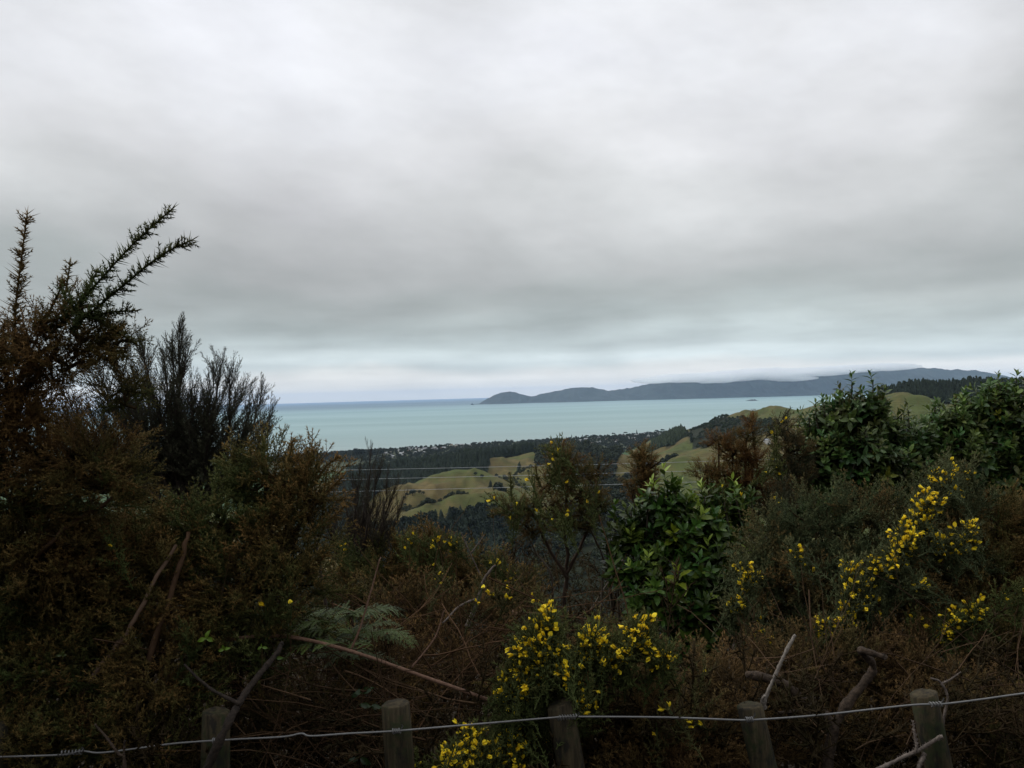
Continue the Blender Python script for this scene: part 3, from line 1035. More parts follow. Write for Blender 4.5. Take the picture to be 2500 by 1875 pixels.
def flower_tpl(seed):
    """pea flower, about 2 cm long, along +z"""
    r = np.random.default_rng(seed)
    tp = Tpl()
    # keel and wings: a flattened pod
    prof = [(0.0, 0.0008), (0.004, 0.0030), (0.010, 0.0042), (0.016, 0.0034), (0.0215, 0.0004)]
    n = 6
    ang = np.arange(n) * 2 * math.pi / n
    V = np.concatenate([np.stack([np.cos(ang) * rr * 1.15 - 0.05 * z, np.sin(ang) * rr * 0.8, np.full(n, z)], 1) for z, rr in prof])
    F = []
    for k in range(len(prof) - 1):
        for j in range(n):
            a, b = k * n + j, k * n + (j + 1) % n
            F += [[a, b, b + n], [a, b + n, a + n]]
    tp.add(V, F, np.clip(V[:, 2] / 0.02, 0, 1), 0)
    # standard petal, folded back
    op = r.uniform(0.25, 0.8)
    t = np.linspace(0, 1, 5)
    w = 0.0078 * np.array([0.15, 0.75, 1.0, 0.85, 0.25])
    x = 0.003 + op * 0.012 * t ** 1.6
    z = 0.002 + 0.021 * t - op * 0.004 * t * t
    V = np.concatenate([np.stack([x, 0 * t, z], 1), np.stack([x - 0.25 * w, w, z - 0.001], 1), np.stack([x - 0.25 * w, -w, z - 0.001], 1)])
    F = []
    for k in range(4):
        F += [[k, k + 1, 6 + k], [k, 6 + k, 5 + k], [k, 11 + k, k + 1], [k, 10 + k, 11 + k]]
    tp.add(V, F, np.tile(t, 3), 0)
    # hairy calyx
    V, F = spine(np.array([0.001, 0, 0]), (0.15, 0.1, 1), 0.009, 0.0032)
    tp.add(V, F, 0, 1)
    return tp.done()


FLOWER = [flower_tpl(500 + s) for s in range(5)]
YEL_A, YEL_B, CALYX = np.array([0.88, 0.55, 0.012]), np.array([0.95, 0.78, 0.04]), np.array([0.34, 0.30, 0.06])


def flower_cols(ix, T, W):
    r = rng.uniform(0, 1, (len(ix), 1, 1))
    f = np.clip(0.5 * r + 0.6 * T[None, :, None], 0, 1)
    return np.where(W[None, :, None] > 0.5, CALYX, YEL_A * (1 - f) + YEL_B * f)


# ---------------------------------------------------------------- shrub builder
G_GREEN, G_BROWN, G_TIP, G_STEM = np.array([0.050, 0.073, 0.022]), np.array([0.098, 0.058, 0.022]), np.array([0.22, 0.125, 0.04]), np.array([0.050, 0.036, 0.018])


def spray_cols(b, green=G_GREEN, brown=G_BROWN, tip=G_TIP, tipamt=0.5, stem=G_STEM):
    """b: brownness per copy"""
    b = np.asarray(b)
    jit = rng.uniform(0.7, 1.3, len(b))

    def fn(ix, T, W):
        bb = b[ix][:, None, None]
        c = green * (1 - bb) + brown * bb
        c = c * jit[ix][:, None, None]
        f = np.clip((T[None, :, None] - 0.7) / 0.3, 0, 1) * tipamt * np.clip(bb * 1.5 + 0.25, 0, 1)
        c = c * (1 - f) + tip * f
        w = W[None, :, None] * 0.8
        return c * (1 - w) + stem * w
    return fn


def lobe_points(lobe, dens, inner=0.35):
    px, py, rx, ry, d = lobe[:5]
    c = P(px, py, d)
    rx, ry = rx / FPX * d, ry / FPX * d
    rz = 0.75 * (rx + ry) / 2
    area = 4 * math.pi * ((rx * ry) ** 1.6 / 3 + (rx * rz) ** 1.6 / 3 + (ry * rz) ** 1.6 / 3) ** (1 / 1.6)
    n = max(6, int(dens * area))
    u = norm(rng.normal(0, 1, (n, 3)))
    back = (u[:, 1] > 0.3) & (rng.uniform(0, 1, n) < 0.5)
    u[back, 1] *= -1
    q = rng.uniform(0.62, 1.0, n)
    isin = rng.uniform(0, 1, n) < inner
    q[isin] = rng.uniform(0.2, 0.65, isin.sum())
    pos = c + u * q[:, None] * np.array([rx, rz, ry])
    return c, pos, u, isin, (rx, rz, ry)


def ground_base(px, d):
    x = (px - 1250.0) / FPX * d
    return np.array([x, d, tz(x, d)])


def stems_to(ac, base, targets, r0=0.014, r1=0.005, col=(0.032, 0.023, 0.015), jitter=0.08):
    for tg in targets:
        mid = (base + tg) / 2 + rng.normal(0, jitter, 3)
        b = base + np.array([*rng.normal(0, 0.03, 2), -0.05])
        path = smooth_path([b, mid, tg], 9)
        path[1:-1] += rng.normal(0, 0.008, (7, 3))
        V, F = tube(path, np.linspace(r0, r1, 9), 5)
        ac.add(V, F, np.array(col) * rng.uniform(0.7, 1.3))


def add_flowers(root, center, up, n, spread, ln):
    """one flower cluster: n blooms around the end of a shoot"""
    a = Acc()
    h = rng.uniform(0.15, 1.0, n) * ln
    out = norm(rng.normal(0, 1, (n, 3)) + np.array([0, -0.5, 0.1]))
    out = norm(out - (out @ up)[:, None] * up * 0.7)
    V, F = tube(center + np.linspace(-0.3, 1, 5)[:, None] * up * ln, 0.0022, 4)
    a.add(V, F, G_GREEN)
    pos = center + h[:, None] * up + out * (0.003 + spread * rng.uniform(0, 1, (n, 1)))
    for q, hq in zip(pos, h):
        V, F = tube([center + hq * up * 0.9, q + norm(q - center) * 0.004], 0.0016, 4)
        a.add(V, F, CALYX)
    stamp(a, FLOWER, pos, out + up * rng.uniform(0.3, 1.1, (n, 1)), rng.uniform(0.7, 1.08, n), flower_cols)
    return a.build('flower_cluster', MAT['petal'], root, True)


def gorse(label, base, lobes, dens=150, brown=0.3, scale=1.0, flowers=(), extra=(), stems=(), name='gorse_bush', cat='shrub', green=G_GREEN, brn=G_BROWN, tip=G_TIP, tipamt=0.5, inner=0.35,
          lo=False, group=None, stemr=0.014, upw=0.6):
    """lobes: (px, py, rx, ry, d[, brownness]); extra: single shoots as pixel polylines; flowers: (px, py, rx, ry, d, n, per)"""
    bp = ground_base(*base)
    root = empty(name, bp)
    tag(root, label, cat, group)
    fol, st = Acc(), Acc()
    targets = []
    for lb in lobes:
        c, pos, u, isin, rad = lobe_points(lb, dens * 2.3, inner)
        b0 = lb[5] if len(lb) > 5 else brown
        patch = fbm(pos[:, 0] * 5 + 31, pos[:, 2] * 5 + 7, 2)
        b = np.clip(b0 * 0.9 - 0.04 + (patch - 0.5) * 1.1 + rng.normal(0, 0.15, len(pos)) + isin * 0.25, 0, 1)
        dirs = norm(u * 0.7 + UP * upw + rng.normal(0, 0.3, u.shape))
        sz = rng.uniform(0.5, 0.95, len(pos)) * scale
        stamp(fol, SPRAY_LO, pos[isin], dirs[isin], sz[isin], spray_cols(b[isin], green, brn, tip, tipamt))
        stamp(fol, SPRAY_LO if lo else SPRAY, pos[~isin] - dirs[~isin] * 0.1 * scale, dirs[~isin], sz[~isin], spray_cols(b[~isin], green, brn, tip, tipamt))
        targets.append(c)
        for k in rng.choice(len(pos), min(len(pos), max(4, len(pos) // 5)), replace=False):      # twigs inside the crown
            path = smooth_path([c + rng.normal(0, 0.02, 3), (c + pos[k]) / 2 + rng.normal(0, 0.02, 3), pos[k]], 5)
            V, F = tube(path, np.linspace(0.006, 0.0025, 5), 4)
            st.add(V, F, G_STEM * rng.uniform(0.6, 1.2))
    for pl, r0, cc in stems:
        pth = smooth_path([P(*q) for q in pl], 14)
        pth[1:-1] += rng.normal(0, r0 * 0.3, (12, 3))
        V, F = tube(pth, np.linspace(r0, r0 * 0.55, 14) * rng.uniform(0.85, 1.15, 14), 6)
        st.add(V, F, np.array(cc))
    if not stems or len(stems) < 3:
        stems_to(st, bp, targets, stemr)
    for e in extra:
        pts, b = e[0], e[1]
        ppx = e[2] if len(e) > 2 else 1.0
        path = smooth_path([P(*q) for q in pts], 16)
        tp = Tpl()
        r = np.random.default_rng(int(pts[0][0]) + 977)
        spiny_shoot(tp, path, r, 0.006, 0.034 * ppx, 0.0050, 0.0025, 0.1, 1.0, 5, 0.0020)
        L = np.linalg.norm(np.diff(path, axis=0), axis=1).sum()
        for k in range(int(L / 0.011)):          # strong thorns standing out
            f = r.uniform(0.03, 0.99) * 15
            i = min(int(f), 14)
            q = path[i] + (path[i + 1] - path[i]) * (f - i)
            tdir = norm(path[i + 1] - path[i])
            o = r.normal(0, 1, 3)
            o = norm(o - tdir * (o @ tdir))
            V, F = spine(q, o + tdir * r.uniform(0.2, 0.7), r.uniform(0.030, 0.062) * ppx ** 0.5 * (1.1 - 0.035 * f), 0.0021)
            tp.add(V, F, np.array([f / 15, f / 15, f / 15, min(1, f / 15 + 0.3)]), 0)
        for k in range(int(L / 0.0075)):          # short spiny side shoots
            f = r.uniform(0.0, 0.97) * 15
            q = np.array([np.interp(f, range(16), path[:, c]) for c in range(3)])
            i = min(int(f), 14)
            tdir = norm(path[i + 1] - path[i])
            o = r.normal(0, 1, 3)
            o = norm(o - tdir * (o @ tdir))
            spiny_shoot(tp, bend_path(q, o + tdir * 0.7, r.uniform(0.014, 0.032) * ppx * (1.15 - 0.5 * f / 15), 2, r, 0.2, 0.1), r, 0.007, 0.021, 0.0016, 0.001, f / 15, f / 15, 4, 0.0017)
        tp.done()
        bb = np.array([b])
        fol.add(tp.V, tp.F, spray_cols(bb, green, brn, tip, tipamt)(np.array([0]), tp.T, tp.W)[0])
    for (px, py, rx, ry, d, n, per) in flowers:
        big = n > 2 and d < 3.8
        per2 = int(per * 2.4 + 1) if big else per
        for k in range(max(2, int(n * 0.95 + 0.5)) if big else n):
            a, q = rng.uniform(0, 6.28), math.sqrt(rng.uniform(0, 1))
            c = P(px + rx * q * math.cos(a), py + ry * q * math.sin(a), d - (0.15 if big else 0.03) + rng.normal(0, 0.03))
            up = norm(np.array([0, -0.25, 1.0]) + rng.normal(0, 0.4, 3))
            ln = 0.05 + 0.010 * per2
            stamp(fol, SPRAY, [c - up * 0.16], [up], [0.7], spray_cols(np.array([0.1]), green, brn, tip, 0.3))
            add_flowers(root, c - up * ln * 0.5, up, per2, 0.012, ln)
    st.build('stems', MAT['wood'], root)
    fol.build('foliage', MAT['gorse'], root)
    return root


def broadleaf(label, base, lobes, dens=170, tpls=None, scale=1.0, shoots=(), c0=(0.030, 0.055, 0.018), c1=(0.065, 0.105, 0.03), tipc=(0.16, 0.24, 0.05), tipfrac=0.1, name='broadleaf_bush', group=None):
    tpls = tpls or LEAFY
    bp = ground_base(*base)
    root = empty(name, bp)
    tag(root, label, 'shrub', group)
    fol, st = Acc(), Acc()
    c0, c1, tipc = np.array(c0), np.array(c1), np.array(tipc)

    def cols(m, young):
        j = rng.uniform(0.55, 1.45, m)
        hue = np.stack([rng.uniform(0.75, 1.35, m), rng.uniform(0.85, 1.15, m), rng.uniform(0.7, 1.2, m)], 1)
        odd = rng.uniform(0, 1, m) < 0.025
        hue[odd] = np.array([3.0, 2.0, 0.9])

        def fn(ix, T, W):
            f = np.clip(T[None, :, None] * 0.8 + (j[ix][:, None, None] - 1) * 0.8, 0, 1)
            c = (c0 * (1 - f) + c1 * f) * hue[ix][:, None, :]
            y = young[ix][:, None, None] * np.clip((T[None, :, None] - 0.45) / 0.3, 0, 1)
            c = c * (1 - y) + tipc * y
            return np.where(W[None, :, None] > 0.5, np.array([0.06, 0.055, 0.03]), c)
        return fn
    targets = []
    for lb in lobes:
        c, pos, u, isin, rad = lobe_points(lb, dens, 0.3)
        dirs = norm(u * 0.8 + UP * 0.65 + rng.normal(0, 0.3, u.shape))
        young = (rng.uniform(0, 1, len(pos)) < tipfrac * (u[:, 2] > 0.1) * (~isin)).astype(float)
        stamp(fol, tpls, pos - dirs * 0.1, dirs, rng.uniform(0.7, 1.1, len(pos)) * scale, cols(len(pos), young))
        targets.append(c)
        for k in rng.choice(len(pos), max(4, len(pos) // 4), replace=False):
            path = smooth_path([c + rng.normal(0, 0.02, 3), (c + pos[k]) / 2 + rng.normal(0, 0.02, 3), pos[k]], 5)
            V, F = tube(path, np.linspace(0.007, 0.003, 5), 4)
            st.add(V, F, np.array([0.07, 0.06, 0.045]) * rng.uniform(0.6, 1.2))
    for (px, py, d, ln, yg) in shoots:          # leaders standing up from the crown: tip position and length
        tipp = P(px, py, d)
        n = max(1, int(ln / 0.1))
        bs = np.array([tipp - UP * (0.12 + 0.1 * k) + rng.normal(0, 0.01, 3) * k for k in range(n)])
        dr = norm(np.tile(UP, (n, 1)) + rng.normal(0, 0.12, (n, 3)))
        stamp(fol, tpls, bs, dr, np.full(n, 0.85 * scale), cols(n, np.array([yg] + [0.0] * (n - 1))))
        path = smooth_path([tipp - UP * (ln + 0.25) + rng.normal(0, 0.04, 3), tipp - UP * ln * 0.5, tipp - UP * 0.05], 6)
        V, F = tube(path, np.linspace(0.006, 0.002, 6), 4)
        st.add(V, F, np.array([0.07, 0.06, 0.045]))
    stems_to(st, bp, targets, 0.018)
    st.build('stems', MAT['wood'], root)
    fol.build('leaves', MAT['leaf'], root)
    return root


def feathery(label, base, tops, d, fr=0.6, dens=55, tpls=None, c=(0.035, 0.042, 0.026), c2=(0.065, 0.068, 0.04), r0=0.016, name='feathery_shrub', sc_=1.0, spread=0.55, wood=(0.045, 0.036, 0.03)):
    tpls = tpls or FEATHER
    bp = P(*base)
    root = empty(name, np.array([bp[0], bp[1], tz(bp[0], bp[1])]))
    tag(root, label, 'shrub')
    st, fol = Acc(), Acc()
    g = np.array([bp[0], bp[1], tz(bp[0], bp[1]) - 0.05])
    V, F = tube(smooth_path([g, (g + bp) / 2 + rng.normal(0, 0.04, 3), bp], 8), np.linspace(r0 * 1.8, r0 * 1.3, 8), 6)
    st.add(V, F, np.array(wood))
    pos, dirs, sz = [], [], []
    for tx, ty in tops:
        tp = P(tx, ty, d + rng.normal(0, 0.15))
        h = np.linalg.norm(tp - bp)
        side = tp - bp
        mid = bp + side * 0.5 + np.array([side[0] * 0.12, 0, -abs(side[0]) * 0.05]) + rng.normal(0, 0.02, 3)
        path = smooth_path([bp, mid, tp], 14)
        path[1:-1] += rng.normal(0, 0.004, (12, 3))
        V, F = tube(path, np.linspace(r0 * 0.8, 0.0012, 14), 4)
        st.add(V, F, np.array(wood) * rng.uniform(0.7, 1.3))
        n = int(h * dens)
        fpos = 1 - rng.uniform(0, 1, n) ** 0.9 * fr
        ii = fpos * 13
        q = np.stack([np.interp(ii, range(14), path[:, k]) for k in range(3)], 1)
        T = norm(np.gradient(path, axis=0))
        tt = np.stack([np.interp(ii, range(14), T[:, k]) for k in range(3)], 1)
        o = rng.normal(0, 1, (n, 3))
        dd = norm(tt * 1.0 + o * spread * (0.4 + 0.6 * (1 - fpos)[:, None] / fr) + UP * 0.5)
        pos.append(q)
        dirs.append(dd)
        sz.append(rng.uniform(0.5, 1.1, n) * (1.05 - 0.5 * (fpos - (1 - fr)) / fr) * sc_)
        pos.append(tp[None] - norm(tp - mid)[None] * 0.15 * sc_)
        dirs.append(norm(tp - mid)[None])
        sz.append(np.array([0.8 * sc_]))
    pos, dirs, sz = np.concatenate(pos), np.concatenate(dirs), np.concatenate(sz)
    c, c2 = np.array(c), np.array(c2)

    def cf(ix, T, W):
        f = np.clip(0.5 * T[None, :, None] + rng.uniform(0, 0.5, (len(ix), 1, 1)), 0, 1)
        return np.where(W[None, :, None] > 0.5, np.array(wood), c * (1 - f) + c2 * f)
    stamp(fol, tpls, pos, dirs, sz, cf)
    st.build('limbs', MAT['wood'], root)
    fol.build('twigs', MAT['gorse'], root)
    return root


BR = (0.075, 0.045, 0.027)          # red-brown bark
GREYW = (0.12, 0.10, 0.078)        # bleached dead wood

# -- left: tall gorse arching in from the frame's edge
gorse('tall brown gorse arching in at the left edge, its long spiny shoots against the sky', (40, 2.75),
      [(30, 960, 120, 110, 2.6, 0.75), (140, 880, 85, 60, 2.55, 0.65), (215, 830, 60, 45, 2.5, 0.3), (130, 800, 50, 50, 2.5, 0.85), (200, 770, 45, 40, 2.5, 0.2), (270, 850, 70, 35, 2.52, 0.3), (60, 860, 70, 50, 2.5, 0.85), (30, 1060, 170, 130, 2.65, 0.85), (190, 1120, 150, 80, 2.6, 0.9), (60, 1230, 190, 120, 2.7, 0.5), (230, 1190, 120, 80, 2.62, 0.6), (100, 1340, 200, 90, 2.7, 0.3), (300, 960, 60, 50, 2.6, 0.35),
       (-60, 870, 90, 120, 2.6, 0.8)], 215, 0.52, scale=0.5, upw=0.3,
      extra=[([(42, 900, 2.5), (38, 770, 2.48), (52, 640, 2.46), (67, 522, 2.45)], 0.7, 1.35), ([(110, 830, 2.5), (215, 715, 2.48), (320, 600, 2.46), (422, 508, 2.45)], 0.05, 1.35),
             ([(170, 805, 2.45), (290, 705, 2.42), (390, 625, 2.4), (468, 586, 2.4)], 0.05, 1.35), ([(150, 800, 2.5), (160, 720, 2.5), (172, 642, 2.5)], 0.4), ([(205, 775, 2.45), (270, 762, 2.45), (335, 758, 2.45)], 0.1),
             ([(215, 770, 2.5), (285, 810, 2.5), (330, 838, 2.5)], 0.15), ([(4, 900, 2.55), (8, 820, 2.55), (12, 785, 2.55)], 0.8), ([(95, 820, 2.55), (135, 730, 2.5), (156, 690, 2.5)], 0.8),
             ([(180, 760, 2.5), (222, 690, 2.5), (238, 660, 2.5)], 0.1), ([(200, 900, 2.6), (260, 830, 2.6), (300, 800, 2.6)], 0.5)],
      stems=[([(-60, 1500, 2.75), (120, 1330, 2.62), (300, 1195, 2.6)], 0.010, BR), ([(-120, 1300, 2.6), (20, 1010, 2.6), (140, 850, 2.55)], 0.013, (0.03, 0.02, 0.013)), ([(-200, 2100, 2.75), (-130, 1600, 2.7), (-60, 1200, 2.65), (60, 960, 2.6)], 0.016, (0.03, 0.02, 0.013))], brn=np.array([0.108, 0.063, 0.024]))

# -- feathery shrub behind it
feathery('dark feathery shrub of fine upright twigs standing against the sea at the left', (475, 1270, 3.5),
         [(437, 790), (420, 830), (455, 850), (400, 870), (335, 815), (350, 850), (310, 850), (255, 850), (285, 880), (240, 910), (540, 890), (520, 930), (560, 900), (500, 960), (545, 970), (640, 965), (660, 1005), (615, 985),
          (590, 960), (195, 900), (150, 960), (130, 1010), (210, 990), (300, 960), (360, 940), (470, 930), (100, 1060), (180, 1060), (420, 960), (650, 1060), (600, 1050), (250, 1020), (340, 1030), (90, 1000), (480, 1010)],
         3.5, fr=0.8, dens=88, sc_=0.9, spread=0.85)

# -- mid-left gorse
gorse('bushy green gorse with orange-brown shoot tips left of the gap in the hedge', (560, 3.1),
      [(650, 1170, 100, 75, 2.95, 0.12), (745, 1210, 75, 75, 2.9, 0.25), (560, 1290, 150, 90, 2.95, 0.12), (700, 1320, 120, 100, 2.9, 0.2), (430, 1330, 130, 80, 2.95, 0.25), (620, 1430, 190, 110, 2.9, 0.15), (340, 1270, 80, 45, 2.9, 0.45)], 165, 0.2, scale=0.62,
      extra=[([(690, 1180, 2.85), (705, 1120, 2.85), (716, 1072, 2.85)], 0.55, 0.75), ([(640, 1150, 2.9), (645, 1100, 2.9), (640, 1060, 2.9)], 0.15, 0.75), ([(760, 1190, 2.85), (795, 1140, 2.85), (828, 1115, 2.85)], 0.8, 0.75),
             ([(770, 1230, 2.85), (810, 1190, 2.85), (838, 1160, 2.85)], 0.85, 0.75), ([(770, 1290, 2.85), (815, 1260, 2.85), (842, 1235, 2.85)], 0.85, 0.75), ([(560, 1180, 2.9), (570, 1120, 2.9), (548, 1085, 2.9)], 0.4, 0.75),
             ([(590, 1170, 2.9), (610, 1110, 2.9), (605, 1075, 2.9)], 0.2, 0.75), ([(730, 1160, 2.9), (750, 1120, 2.9), (762, 1098, 2.9)], 0.7, 0.75), ([(720, 1420, 2.85), (770, 1380, 2.85), (800, 1350, 2.85)], 0.85, 0.7)],
      stems=[([(300, 1800, 2.75), (380, 1560, 2.72), (440, 1380, 2.75), (460, 1300, 2.8)], 0.012, BR), ([(190, 1700, 2.72), (300, 1560, 2.7), (345, 1480, 2.7), (430, 1330, 2.75)], 0.010, (0.15, 0.10, 0.07))], tipamt=0.8)
gorse('dark tangled gorse filling the bottom left corner above the fence wire', (250, 2.95),
      [(60, 1400, 210, 120, 2.75, 0.3), (110, 1480, 210, 120, 2.8, 0.3), (260, 1380, 130, 90, 2.8, 0.3), (330, 1450, 190, 130, 2.85, 0.4), (120, 1620, 220, 130, 2.8, 0.35), (380, 1620, 180, 120, 2.8, 0.45), (620, 1560, 160, 100, 2.9, 0.5), (90, 1800, 200, 110, 2.75, 0.4), (330, 1790, 180, 110, 2.75, 0.5), (-60, 1500, 150, 200, 2.8, 0.4)],
      135, 0.4, scale=0.68, green=G_GREEN * 0.9, flowers=[(680, 1490, 40, 8, 2.75, 2, 1), (275, 1335, 5, 5, 2.6, 1, 1)],
      stems=[])

# -- bare broom in front of the hill
feathery('dark bare broom bush with thin upright twigs in front of the grassy hill', (850, 1420, 4.6),
         [(905, 1105), (925, 1150), (880, 1150), (860, 1180), (900, 1180), (945, 1170), (970, 1180), (985, 1215), (955, 1230), (840, 1210), (820, 1240), (870, 1230), (800, 1270), (930, 1220), (975, 1260), (900, 1250), (845, 1270), (815, 1310), (940, 1280)],
         4.6, fr=0.8, dens=60, c=(0.04, 0.04, 0.026), c2=(0.075, 0.066, 0.042), sc_=0.85, name='broom_bush', tpls=FEATHER[:3] + BARE)
feathery('thin grey twigs standing above the gorse at the left of the town', (760, 1250, 3.6),
         [(733, 1075), (742, 1085), (767, 1090), (772, 1110), (726, 1105), (755, 1110)], 3.6, fr=0.6, dens=40, tpls=BARE, name='twiggy_shrub', sc_=0.45, r0=0.005, spread=0.3)

# -- low gorse in the gap
gorse('low brown gorse with a few yellow flowers under the grassy hill', (1010, 4.7),
      [(960, 1375, 100, 70, 4.5, 0.55), (1060, 1350, 60, 50, 4.4, 0.6), (1040, 1430, 130, 80, 4.5, 0.6), (1160, 1420, 110, 60, 4.5, 0.55), (880, 1440, 110, 70, 4.4, 0.5), (1250, 1440, 60, 45, 4.4, 0.5)], 95, 0.55, scale=0.7,
      extra=[([(1020, 1350, 4.3), (1045, 1310, 4.3), (1056, 1280, 4.3)], 0.7, 0.9), ([(960, 1340, 4.4), (975, 1310, 4.4)], 0.6, 0.9), ([(1000, 1330, 4.35), (1010, 1300, 4.35)], 0.8, 0.9)],
      flowers=[(1063, 1325, 8, 14, 4.2, 4, 3), (1110, 1333, 14, 8, 4.2, 4, 3), (990, 1320, 40, 20, 4.2, 4, 1), (1205, 1385, 10, 10, 4.2, 3, 2), (1245, 1410, 8, 14, 4.2, 3, 2), (1040, 1400, 60, 25, 4.2, 4, 1), (845, 1325, 14, 14, 4.1, 3, 1)], tipamt=0.8)

# -- open-crowned gorse in the middle
gorse('open-branched brown gorse dotted with yellow flowers, standing in the middle of the gap', (1385, 4.4),
      [(1380, 1120, 36, 30, 4.2, 0.55), (1400, 1160, 50, 38, 4.2, 0.5), (1345, 1180, 40, 40, 4.2, 0.5), (1455, 1155, 30, 26, 4.2, 0.7), (1420, 1215, 60, 36, 4.2, 0.65), (1320, 1235, 55, 32, 4.2, 0.45), (1250, 1245, 42, 28, 4.2, 0.55),
       (1455, 1230, 35, 36, 4.2, 0.7), (1390, 1270, 80, 36, 4.25, 0.75), (1290, 1290, 45, 30, 4.2, 0.7)], 270, 0.85, scale=0.36, brn=np.array([0.115, 0.060, 0.026]),
      extra=[([(1320, 1190, 4.1), (1312, 1165, 4.1), (1308, 1138, 4.1)], 0.3, 0.9), ([(1250, 1225, 4.1), (1247, 1190, 4.1), (1246, 1158, 4.1)], 0.15, 0.9), ([(1370, 1110, 4.1), (1374, 1090, 4.1), (1376, 1076, 4.1)], 0.7, 0.9), ([(1350, 1110, 4.1), (1345, 1085, 4.1)], 0.7, 0.8),
             ([(1205, 1265, 4.1), (1200, 1250, 4.1)], 0.6, 0.8), ([(1215, 1225, 4.1), (1208, 1210, 4.1)], 0.6, 0.8)],
      flowers=[(1355, 1105, 8, 14, 4.08, 3, 1), (1400, 1150, 50, 40, 4.05, 2, 1), (1330, 1170, 40, 30, 4.05, 2, 1), (1470, 1200, 14, 30, 4.05, 1, 1), (1290, 1250, 50, 40, 4.05, 3, 1), (1215, 1225, 4, 4, 4.05, 1, 2), (1390, 1250, 60, 30, 4.05, 5, 1)],
      stems=[([(1385, 1640, 4.4), (1380, 1480, 4.35), (1384, 1400, 4.3), (1380, 1290, 4.25), (1385, 1150, 4.2)], 0.013, (0.06, 0.042, 0.032)), ([(1384, 1400, 4.3), (1420, 1330, 4.25), (1450, 1240, 4.2), (1458, 1160, 4.2)], 0.009, (0.06, 0.042, 0.032)),
             ([(1383, 1410, 4.3), (1330, 1320, 4.25), (1300, 1250, 4.2), (1250, 1235, 4.2)], 0.009, (0.06, 0.042, 0.032)), ([(1350, 1480, 4.4), (1345, 1400, 4.3), (1310, 1350, 4.3), (1280, 1290, 4.25)], 0.006, GREYW),
             ([(1500, 1560, 4.4), (1490, 1430, 4.3), (1460, 1330, 4.25), (1430, 1270, 4.2)], 0.008, (0.09, 0.07, 0.055)), ([(1400, 1560, 4.4), (1460, 1460, 4.4), (1520, 1370, 4.4), (1560, 1290, 4.5)], 0.006, (0.12, 0.1, 0.08))], tipamt=0.7)
gorse('round-topped brown gorse on a single thin stem, its top against the wooded knoll', (1568, 4.8),
      [(1566, 1112, 28, 22, 4.6, 0.75), (1570, 1145, 40, 32, 4.6, 0.8), (1565, 1180, 44, 30, 4.6, 0.85), (1570, 1215, 30, 26, 4.6, 0.9)], 420, 0.8, scale=0.34,
      stems=[([(1566, 1600, 4.8), (1566, 1350, 4.7), (1568, 1250, 4.6), (1568, 1120, 4.6)], 0.010, (0.05, 0.035, 0.028)), ([(1567, 1290, 4.65), (1545, 1220, 4.6), (1540, 1160, 4.6)], 0.006, (0.05, 0.035, 0.028)),
             ([(1567, 1280, 4.65), (1590, 1220, 4.6), (1598, 1160, 4.6)], 0.006, (0.05, 0.035, 0.028))], tip=np.array([0.24, 0.13, 0.045]), tipamt=0.9)
gorse('ragged red-brown gorse with upright tops beside the big leafy bush', (1800, 4.6),
      [(1835, 1035, 16, 26, 4.4, 0.9), (1822, 1075, 28, 30, 4.4, 0.85), (1755, 1080, 32, 18, 4.4, 0.8), (1790, 1105, 50, 30, 4.4, 0.85), (1835, 1125, 36, 36, 4.4, 0.9), (1725, 1155, 36, 22, 4.4, 0.9), (1790, 1165, 60, 36, 4.4, 0.9),
       (1745, 1195, 40, 24, 4.4, 0.9), (1840, 1190, 40, 36, 4.4, 0.85)], 380, 0.85, scale=0.34, brn=np.array([0.125, 0.058, 0.022]),
      extra=[([(1830, 1060, 4.35), (1838, 1030, 4.35), (1840, 1008, 4.35)], 0.8, 0.7)], flowers=[(1880, 1120, 20, 60, 4.3, 4, 1), (1800, 1200, 40, 20, 4.3, 2, 1)])
gorse('dark green gorse upright between the red-brown gorse and the leafy bush', (1930, 4.7),
      [(1915, 1060, 32, 36, 4.6, 0.2), (1930, 1110, 50, 50, 4.6, 0.3), (1925, 1180, 60, 60, 4.6, 0.4), (1880, 1230, 60, 50, 4.5, 0.5)], 280, 0.3, scale=0.4, green=np.array([0.04, 0.05, 0.03]), flowers=[(1917, 1024, 4, 4, 4.4, 1, 2), (1900, 1200, 40, 40, 4.3, 5, 1)])

# -- broad leaves
broadleaf('green large-leaved bush right of centre with pale new shoot tips', (1660, 4.3),
          [(1640, 1230, 60, 36, 4.1), (1565, 1285, 60, 45, 4.15), (1735, 1235, 55, 45, 4.25), (1690, 1290, 70, 50, 4.05), (1800, 1250, 45, 50, 4.3), (1515, 1325, 45, 36, 4.1), (1620, 1330, 90, 60, 4.1), (1770, 1330, 80, 70, 4.15),
           (1545, 1400, 70, 50, 4.0), (1680, 1400, 120, 80, 4.0), (1800, 1430, 60, 90, 4.0), (1600, 1480, 90, 70, 3.9), (1730, 1500, 100, 80, 3.9), (1660, 1570, 100, 50, 3.85)], 200, LEAFY_BIG, 0.85,
          shoots=((1628, 1145, 4.1, 0.25, 1), (1655, 1180, 4.1, 0.2, 1), (1720, 1185, 4.1, 0.2, 1), (1798, 1170, 4.15, 0.25, 1), (1580, 1190, 4.1, 0.2, 1), (1500, 1235, 4.1, 0.25, 0), (1690, 1200, 4.1, 0.1, 1), (1480, 1300, 4.1, 0.2, 0),
                  (1770, 1200, 4.1, 0.2, 0), (1607, 1175, 4.1, 0.2, 1), (1470, 1370, 4.05, 0.15, 0), (1540, 1220, 4.1, 0.2, 0.6), (1835, 1200, 4.2, 0.2, 0), (1850, 1290, 4.2, 0.2, 0)),
          c0=(0.024, 0.054, 0.010), c1=(0.064, 0.118, 0.019), tipc=(0.26, 0.35, 0.055), tipfrac=0.12)
